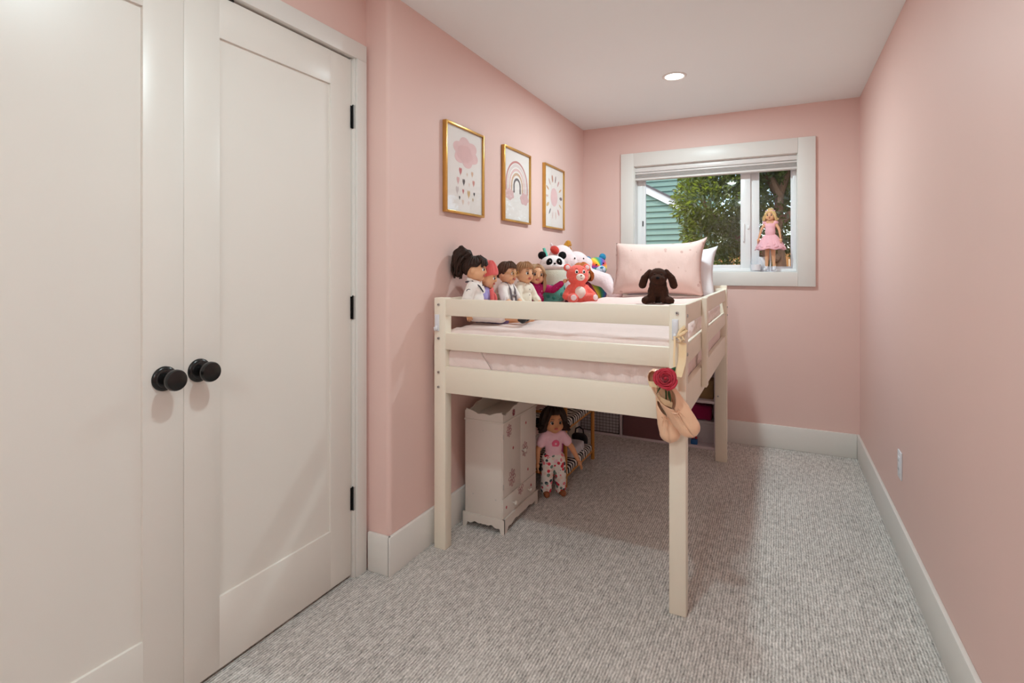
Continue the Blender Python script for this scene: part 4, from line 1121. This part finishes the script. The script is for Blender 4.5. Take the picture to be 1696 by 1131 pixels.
def ballet_shoe(loc, rot, label, L, W):
    s = empty('ballet_shoe', loc, 0, label, 'ballet shoe', 'pair of peach satin ballet shoes', rot=rot)
    u = obj('upper', shoe_bm(L, W), 'satin', s, True, 60)
    md = u.modifiers.new('thick', 'SOLIDIFY'); md.thickness = .0016; md.offset = 1
    part('sole', prism([(W*.52*math.sin(a)*(1 if math.cos(a) < 0 else .8), -L*(.5-.42*math.cos(a))) for a in [2*PI*i/24 for i in range(24)]], .0255, .0275, 'y'), 'satin_in', s)
    part('insole', prism([(W*.62*math.sin(a), -L*(.36-.30*math.cos(a))) for a in [2*PI*i/24 for i in range(24)]], .012, .0135, 'y'), 'satin_in', s)
    # gathered drawstring bow at the throat
    b = tube([(0, -.024, -L*.60), (.012, -.031, -L*.57), (.017, -.030, -L*.60), (.006, -.027, -L*.625), (-.008, -.030, -L*.60), (-.014, -.031, -L*.575), (0, -.026, -L*.60)], .0016, 6)
    part('drawstring', b, 'satin', s)
    part('drawstring_tail', tube([(0, -.026, -L*.61), (.002, -.027, -L*.68), (-.003, -.025, -L*.76), (.002, -.021, -L*.84)], .0013, 6), 'satin', s)
    for k in range(5):
        x = -.012+.006*k
        part('gather', tube([(x, -.020, -L*.615), (x*1.25, -.0235, -L*.66), (x*1.4, -.021, -L*.73)], [.0022, .0022, .0008], 6), 'satin', s)
    return s
sa = ballet_shoe((-.352, 1.872, .838), (R(4), R(-6), R(0)), 'left peach satin ballet shoe hanging straight down the bed post', .225, .036)
sbb = ballet_shoe((-.385, 1.842, .862), (R(7), R(-33), R(-4)), 'right peach satin ballet shoe hanging at a slant past the bed post', .250, .039)
part('ankle_ribbon', ribbon_bm([(-.022, -.030, -.062), (.0, -.037, -.074), (.026, -.030, -.088)], .020, (.25, 0, 1)), 'ribbon', sa)
part('ankle_ribbon', ribbon_bm([(-.026, -.022, -.030), (0, -.036, -.042), (.030, -.024, -.056)], .020, (.3, 0, 1)), 'ribbon', sbb)
rb = empty('satin_ribbon', (-.318, 1.900, .985), 0, 'cream satin ribbon looped over the hook on the bed post', 'ribbon')
part('long_strand', ribbon_bm([(.000, -.004, -.008), (.001, -.006, -.04), (-.001, -.008, -.08), (.002, -.014, -.13)], .007), 'ribbon', rb)
part('wide_strand', ribbon_bm([(.010, .012, -.030), (.024, .0145, -.032), (.024, .012, -.07), (.022, .010, -.10), (.012, -.012, -.145)], .026), 'ribbon', rb)
part('knot', tube([(.006, .008, -.012), (.016, .002, -.004), (.028, .010, .004), (.036, .018, .012), (.030, .016, .024), (.018, .008, .012), (.010, .004, -.004)], [.004, .006, .007, .006, .007, .006, .004], 8), 'ribbon', rb)
part('knot_loop', tube([(.022, .006, -.004), (.030, .006, -.020), (.020, .004, -.024), (.012, .002, -.012)], [.003, .004, .004, .003], 8), 'ribbon', rb)
# rose
MT['rose'] = M('rose_red', S(176, 12, 44), .6, .35, 30, sheen=.3)
MT['leaf'] = M('leaf_green', S(44, 84, 44), .5, .2, 30)
ro = empty('rose', (-.334, 1.812, .843), 0, 'red rose tucked into the ballet shoe ribbons', 'rose', rot=(R(68), R(0), R(12)))
def petal(ang, r, h, wid, open_, th=.0006):
    bm = bmesh.new(); V = {}
    nu, nv = 8, 6
    for i in range(nu+1):
        for j in range(nv+1):
            a = (i/nu-.5)*wid; t = j/nv
            rad = r*(.35+.65*math.sin(t*PI/2)**.8)+open_*t**3
            rad += open_*.25*t**4*math.cos(a/wid*PI)
            z = h*t*(1-.16*(2*(i/nu)-1)**2)-open_*.5*t**5
            V[i, j] = bm.verts.new((rad*math.cos(ang+a), rad*math.sin(ang+a), z))
    for i in range(nu):
        for j in range(nv): bm.faces.new((V[i, j], V[i+1, j], V[i+1, j+1], V[i, j+1]))
    return bm
random.seed(4)
for k in range(19):
    f = k/18
    o = obj('petal', petal(k*2.4, .006+.021*f, .030-.003*f, 2.6-1.1*f, .001+.011*f), 'rose', ro, True, None)
    md = o.modifiers.new('thick', 'SOLIDIFY'); md.thickness = .0008
obj('rose_heart', ell((0, 0, .016), (.007, .007, .012)), 'rose', ro)
obj('rose_hip', ell((0, 0, -.002), (.009, .009, .009)), 'leaf', ro)
part('stem', tube([(0, 0, -.004), (0, -.006, -.03), (.004, -.03, -.06), (.004, -.06, -.07)], .0022, 8), 'leaf', ro)
def leafy(L, W, bend=.2):
    bm = bmesh.new(); n = 8; A = []
    for i in range(n+1):
        t = i/n; w_ = W*math.sin(PI*t**.8)*(1-t*.2)+.0003; z = bend*L*t*t
        A.append([bm.verts.new((L*t, -w_, z+.3*w_)), bm.verts.new((L*t, 0, z)), bm.verts.new((L*t, w_, z+.3*w_))])
    for a, b in zip(A, A[1:]):
        bm.faces.new((a[0], a[1], b[1], b[0])); bm.faces.new((a[1], a[2], b[2], b[1]))
    return bm
for lc, rt in (((.010, .012, .0), (R(0), R(-10), R(50))), ((-.008, -.012, -.02), (R(80), R(30), R(250))), ((.012, -.030, -.03), (R(70), R(0), R(290)))):
    o = obj('leaf', leafy(.040, .011), 'leaf', ro, True, None, loc=lc, rot=rt)
    md = o.modifiers.new('thick', 'SOLIDIFY'); md.thickness = .0007

# ------------------------------------------------------------------ under the bed: doll wardrobe
MT['toywhite'] = M('painted_toy_white', S(214, 204, 195), .4, .02, 6)
MT['redink'] = M('red_print', S(176, 44, 60), .6, .1, 40)
MT['maroonink'] = M('maroon_print', S(150, 66, 80), .6, .1, 40)
ax0, ax1, ay0, ay1 = -1.324, -1.122, 2.165, 2.535
wd = empty('doll_wardrobe', ((ax0+ax1)/2, (ay0+ay1)/2, 0), 0, 'small white doll wardrobe with printed flowers under the bed', 'toy wardrobe')
wc = Vector(((ax0+ax1)/2, (ay0+ay1)/2, 0))
def wbx(name, lo, hi, mat='toywhite', bev=.0015, par=None):
    return part(name, bx(Vector(lo)-wc, Vector(hi)-wc, bev), mat, par or wd)
wbx('side_panel', (ax0, ay0, .03), (ax1-.006, ay0+.008, .503)); wbx('side_panel', (ax0, ay1-.008, .03), (ax1-.006, ay1, .503))
wbx('back_panel', (ax0, ay0+.008, .03), (ax0+.006, ay1-.008, .503)); wbx('top_board', (ax0-.004, ay0-.005, .497), (ax1+.006, ay1+.005, .506), bev=.003)
wbx('inner_bottom', (ax0+.006, ay0+.008, .055), (ax1-.006, ay1-.008, .063))
ym = (ay0+ay1)/2
d1 = wbx('door', (ax1-.006, ay0+.001, .158), (ax1, ym-.0003, .4965), bev=.0008)
d2 = wbx('door', (ax1-.006, ym+.0003, .158), (ax1, ay1-.001, .4965), bev=.0008)
dr = wbx('drawer', (ax1-.006, ay0+.001, .066), (ax1, ay1-.001, .1555), bev=.0008)
def knob(par, y, z):
    m = Matrix.Translation(Vector((ax1, y, z))-wc) @ Matrix.Rotation(PI/2, 4, 'Y')
    part('knob', lathe([(.004, 0), (.004, .008), (.009, .011), (.0105, .016), (.008, .021), (0, .0225)], 20, m=m), 'toywhite', par)
knob(d2, ym+.022, .322); knob(dr, 2.268, .104); knob(dr, 2.437, .104)
for dd, y, zs in ((d1, ay0+.003, (.21, .44)), (d2, ay1-.003, (.21, .44))):
    for z in zs: wbx('hinge', (ax1-.002, y-.002, z-.012), (ax1+.002, y+.002, z+.012), 'steel', .0005, dd)
def scallop(a, b, z0, z1, n, up=True, amp=.014, m=14):
    out = []
    for i in range(n*m+1):
        t = i/(n*m); ph = (t*n) % 1.0
        out.append((a+(b-a)*t, (z1+amp*abs(math.sin(PI*t*n))) if up else (z0+amp*abs(math.sin(PI*t*n)))))
    return out
def crown(a, b):
    m = 40; top = []
    for i in range(m+1):
        t = i/m; e = abs(2*t-1)
        z = .528+.034*max(0, 1-e*1.25)**.6+.016*max(0, (e-.86)/.14)+.006*abs(math.sin(PI*t*5))
        top.append((a+(b-a)*t, z))
    return [(b, .506), (a, .506)]+top
part('crown_side', prism([(y-wc.y, z) for y, z in crown(ay0, ay1)], ax1-.007-wc.x, ax1-.001-wc.x, 'x'), 'toywhite', wd, False)
part('crown_side', prism([(y-wc.y, z) for y, z in crown(ay0, ay1)], ax0-wc.x, ax0+.006-wc.x, 'x'), 'toywhite', wd, False)
def crown2(a, b):
    m = 30; top = [(a+(b-a)*i/m, .552-.022*math.sin(PI*i/m)**.7+.006*abs(math.sin(PI*i/m*3))) for i in range(m+1)]
    return [(b, .506), (a, .506)]+top
for yy in (ay0, ay1-.006):
    part('crown_end', prism([(x-wc.x, z) for x, z in crown2(ax0+.006, ax1-.007)], yy-wc.y, yy+.006-wc.y, 'y'), 'toywhite', wd, False)
def skirt(a, b):
    m = 36; bot = []
    for i in range(m+1):
        t = i/m; e = abs(2*t-1)
        z = 0 if e > .80 else .016+.014*math.cos(e/.80*PI/2)**.5+.004*math.cos(e*PI*5)
        if e < .06: z -= .006
        bot.append((a+(b-a)*t, max(0, z)))
    return bot+[(b, .066), (a, .066)]
part('plinth', prism([(y-wc.y, z) for y, z in skirt(ay0-.008, ay1+.008)], ax1+.0005-wc.x, ax1+.010-wc.x, 'x'), 'toywhite', wd, False)
part('plinth', prism([(x-wc.x, z) for x, z in skirt(ax0-.008, ax1+.010)], ay0-.0085-wc.y, ay0-.0005-wc.y, 'y'), 'toywhite', wd, False)
part('plinth', prism([(x-wc.x, z) for x, z in skirt(ax0-.008, ax1+.010)], ay1+.0005-wc.y, ay1+.0085-wc.y, 'y'), 'toywhite', wd, False)
for x, z in ((-1.227, .458), (-1.281, .155), (-1.16, .147)):
    p = Vector((x, ay0, z))-wc
    part('screw', cyl(p-Vector((0, .0006, 0)), p+Vector((0, .001, 0)), .003, n=10), 'steel', wd)
def flower(y, z, s, par, half=False):
    bm = bmesh.new()
    for k in range(8):
        a = 2*PI*k/8
        if half and math.sin(a) > .2: continue
        pts = []
        for j in range(14):
            t = 2*PI*j/14
            lx, ly = .62+.38*math.cos(t), .19*math.sin(t)
            pts.append((ax1+.0004-wc.x, y-wc.y+s*(lx*math.cos(a)-ly*math.sin(a)), z+s*1.15*(lx*math.sin(a)+ly*math.cos(a))))
        tube(pts, .0011, 4, bm, True)
    part('printed_flower', bm, 'maroonink', par)
flower(2.226, .455, .026, d1); flower(2.399, .318, .032, d2); flower(2.257, .226, .036, d1); flower(2.351, .145, .030, dr, True); flower(2.275, .528, .014, wd)
for y, z, par in ((2.412, .444, d2), (2.27, .362, d1), (2.436, .205, d2), (2.474, .112, dr), (2.199, .108, dr)):
    part('printed_dot', ell((ax1+.0001-wc.x, y-wc.y, z), (.0007, .0062, .0075)), 'redink', par)

# doll bunk bed
MT['wood'] = M('golden_wood', S(190, 128, 52), .45, .15, 12, stretch=(1, 1, .2))
MT['zebra'] = zebra_mat()
bk = empty('doll_bunk_bed', (-1.19, 3.04, 0), 0, 'wooden doll bunk bed with zebra striped mattresses under the bed', 'toy bed')
px0, px1, py0, py1 = -.125, .135, -.255, .235
for x in (px0, px1):
    for y in (py0, py1):
        p_ = part('post', cyl((x, y, 0), (x, y, .50), .0115, n=16), 'wood', bk)
        part('cap', ell((x, y, .503), (.013, .013, .009)), 'wood', p_)
for z in (.055, .315):
    for x in (px0, px1): part('side_rail', tube([(x, py0, z), (x, py1, z)], .008, 10), 'wood', bk)
    for y in (py0, py1): part('end_rail', tube([(px0, y, z), (px1, y, z)], .008, 10), 'wood', bk)
    part('mattress', soft_box((px0+.012, py0+.014, z-.004), (px1+.006, py1-.012, z+.044), .018, 16, lambda p, n: n*(mnoise.noise(p*25)*.004)), 'zebra', bk)
for y in (py0, py1):
    for z in (.40, .46): part('end_rail', tube([(px0, y, z), (px1, y, z)], .007, 10), 'wood', bk)
MT['hotpink'] = cloth('pink_cushion_cloth', S(196, 84, 150))
MT['softgrey'] = cloth('grey_blanket_cloth', S(206, 202, 208))
dc = obj('doll_cushion', pillow_bm(.060, .055, .028, 16, 2), 'hotpink', None, True, None, loc=(-1.150, 2.905, .168), rot=(R(-12), 0, R(60)))
tag(dc, 'bright pink cushion on the lower bunk of the doll bed', 'cushion')
db = empty('folded_doll_blanket', (-1.135, 3.055, .100), 0, 'folded pale grey doll blanket tied with ribbon on the lower bunk', 'doll blanket')
obj('folds', soft_box((-.07, -.10, 0), (.068, .10, .052), .012, 16, lambda p, n: n*(mnoise.noise(p*30)*.003)), 'softgrey', db)
part('ribbon', ribbon_bm([(.070, .02, .05), (.072, .03, .03), (.078, .045, .004), (.086, .07, -.028)], .006, (0, 1, .4)), 'pillow_white', db)
bg_ = empty('toy_bag', (-1.175, 3.245+.12, 0), 0, 'small dark bag standing beyond the doll bunk bed', 'bag')
MT['darkcloth'] = cloth('dark_bag_cloth', S(40, 34, 36)); MT['tan'] = cloth('tan_plush_cloth', S(150, 112, 78))
obj('pouch', soft_box((-.05, -.035, 0), (.05, .035, .12), .03, 12, lambda p, n: n*(mnoise.noise(p*22)*.008)), 'darkcloth', bg_)
part('handle', tube([(-.03, 0, .115), (-.025, 0, .15), (0, 0, .165), (.025, 0, .15), (.03, 0, .115)], .005, 8), 'darkcloth', bg_)

# cube shelf against the window wall and what stands in it
MT['lilac'] = M('lilac_white_laminate', S(214, 204, 210), .45, .02, 6)
MT['mauve'] = cloth('mauve_bin_cloth', S(120, 84, 88)); MT['magenta'] = cloth('magenta_bin_cloth', S(150, 30, 84)); MT['bluetoy'] = M('blue_toy_plastic', S(36, 96, 160), .35)
cs = empty('cube_shelf', (-.85, 3.885, 0), 0, 'pale low cube shelf between the bed and the window wall', 'shelf')
sx0, sx1, sy0, sy1 = -.485, .488, -.105, .100
def cb(name, lo, hi, mat='lilac'): return part(name, bx(lo, hi, .001), mat, cs)
tt = .016
xs = [sx0+i*(sx1-sx0-tt)/3 for i in range(4)]
for x in xs: cb('upright', (x, sy0, 0), (x+tt, sy1, .635))
for i in range(3):
    for z in (0.0, .3085, .619): cb('board', (xs[i]+tt, sy0, z), (xs[i+1], sy1, z+tt))
cb('back_panel', (sx0, sy1+.0002, 0), (sx1, sy1+.006, .635))
def bin_(i, z, hgt, mat, label, name='fabric_bin'):
    x0, x1 = xs[i]+tt+.006, xs[i+1]-.006
    b = empty(name, ((x0+x1)/2-.85, 3.885+sy0+.10, z), 0, label, 'storage bin')
    w_ = (x1-x0)/2
    part('front', bx((-w_, -.095, 0), (w_, -.088, hgt), .002), mat, b); part('back', bx((-w_, .08, 0), (w_, .087, hgt), .002), mat, b)
    part('side', bx((-w_, -.0879, 0), (-w_+.006, .0799, hgt)), mat, b); part('side', bx((w_-.006, -.0879, 0), (w_, .0799, hgt)), mat, b)
    part('bottom', bx((-w_+.006, -.0879, 0), (w_-.006, .0799, .006)), mat, b)
    return b
bin_(1, tt+.0005, .27, 'mauve', 'mauve fabric bin in the lower middle cube of the shelf')
bin_(1, .3085+tt+.0005, .24, 'softgrey', 'grey fabric bin in the upper middle cube of the shelf')
bin_(0, .3085+tt+.0005, .24, 'mauve', 'mauve fabric bin in the upper cube beside the wall')
# wire basket
wk = empty('wire_basket', ((xs[0]+xs[1]+tt)/2-.85, 3.885+sy0+.012, tt), 0, 'dark wire grid basket in the lower cube beside the wall', 'basket')
w_ = (xs[1]-xs[0]-tt)/2-.008
MT['wire'] = M('dark_wire', S(48, 42, 44), .5)
part('frame', tube([(-w_, 0, .004), (w_, 0, .004), (w_, 0, .264), (-w_, 0, .264)], .0035, 6, closed=True), 'wire', wk)
for k in range(1, 12): part('wire', tube([(-w_+2*w_*k/12, .002, .004), (-w_+2*w_*k/12, .002, .264)], .0013, 5), 'wire', wk)
for k in range(1, 12): part('wire', tube([(-w_, -.001, .004+.26*k/12), (w_, -.001, .004+.26*k/12)], .0013, 5), 'wire', wk)
part('liner', bx((-w_, .012, .002), (w_, .018, .262)), 'softgrey', wk)
cxm = (xs[2]+xs[3]+tt)/2-.85
bl = obj('grey_ball', ell((0, 0, .085), (.075, .075, .085)), 'softgrey', None, True, None, loc=(cxm-.045, 3.868, .3085+tt)); tag(bl, 'round pale grey plush ball in the upper cube of the shelf', 'plush toy')
for k in range(6): part('seam', tube([(.0755*math.sin(t)*math.cos(k*PI/3), .0755*math.sin(t)*math.sin(k*PI/3), .085+.0853*math.cos(t)) for t in [PI*i/14 for i in range(15)]], .0007, 5), 'softgrey', bl)
tb = empty('tan_box', (cxm+.092, 3.91, .3085+tt), 0, 'small tan cardboard box in the upper cube of the shelf', 'box')
MT['card'] = M('tan_cardboard', S(150, 124, 84), .8, .08, 30)
part('box_body', bx((-.046, -.06, 0), (.046, .06, .10), .002), 'card', tb); part('lid', bx((-.048, -.062, .100), (.048, .062, .125), .002), 'card', tb)
wbx_ = empty('white_box', (cxm+.035, 3.925, tt), 0, 'white lidded box in the lower right cube of the shelf', 'box')
part('box_body', bx((-.11, -.05, 0), (.11, .05, .13), .003), 'softgrey', wbx_); part('lid', bx((-.113, -.053, .130), (.113, .053, .15), .003), 'softgrey', wbx_)
fc = obj('folded_cloth', soft_box((-.105, -.05, 0), (.105, .05, .10), .02, 14, lambda p, n: n*(mnoise.noise(p*25)*.006)), 'magenta', None, True, None, loc=(cxm+.02, 3.92, tt+.153)); tag(fc, 'folded magenta cloth on the white box in the shelf', 'cloth')
bt = empty('blue_toy', (cxm+.02, 3.815, tt), 0, 'small blue toy standing in the lower right cube', 'toy')
part('body', bx((-.022, -.016, 0), (.022, .016, .034), .004), 'bluetoy', bt); part('head', ell((-.010, 0, .044), (.009, .009, .010)), 'redink', bt); part('head', ell((.012, 0, .044), (.009, .009, .010)), 'redink', bt)
lc_ = empty('lace_cord', (-.318, 3.70, 0), 0, 'thin pale cord trailing on the carpet beside the far bed post', 'cord')
part('cord', tube([(-.02, .03, .24), (-.012, .01, .16), (-.008, -.03, .09), (.000, -.05, .03), (.004, -.06, .006), (.012, -.09, .005)], .004, 8), 'satin', lc_)
part('tassel', tube([(.012, -.09, .006), (.020, -.12, .006)], [.006, .009], 8), 'satin', lc_)

# ------------------------------------------------------------------ on the window sill
cup = empty('glass_jar', (-.135, 4.072, WZ0+.007), 0, 'clear glass jar on the window sill beside the small doll', 'jar')
part('jar_wall', lathe([(.026, 0), (.034, .004), (.038, .03), (.036, .07), (.030, .085), (.032, .092), (.029, .092), (.027, .085), (.033, .07), (.035, .03), (.031, .007), (0, .006)], 32), 'glass', cup)
part('jar_fill', lathe([(0, .008), (.030, .009), (.033, .03), (.032, .05), (0, .052)], 28), 'pillow_white', cup)
part('jar_base', lathe([(0, 0), (.030, 0), (.031, .005), (0, .005)], 28), 'plastic', cup)
cd = empty('white_card', (-.098, 4.100, WZ0+.007), 0, 'small white card standing behind the glass jar', 'card')
part('card_sheet', bx((-.022, -.002, 0), (.022, .002, .105), .001), 'plastic', cd); part('card_foot', bx((-.022, .002, 0), (.022, .012, .003)), 'plastic', cd)
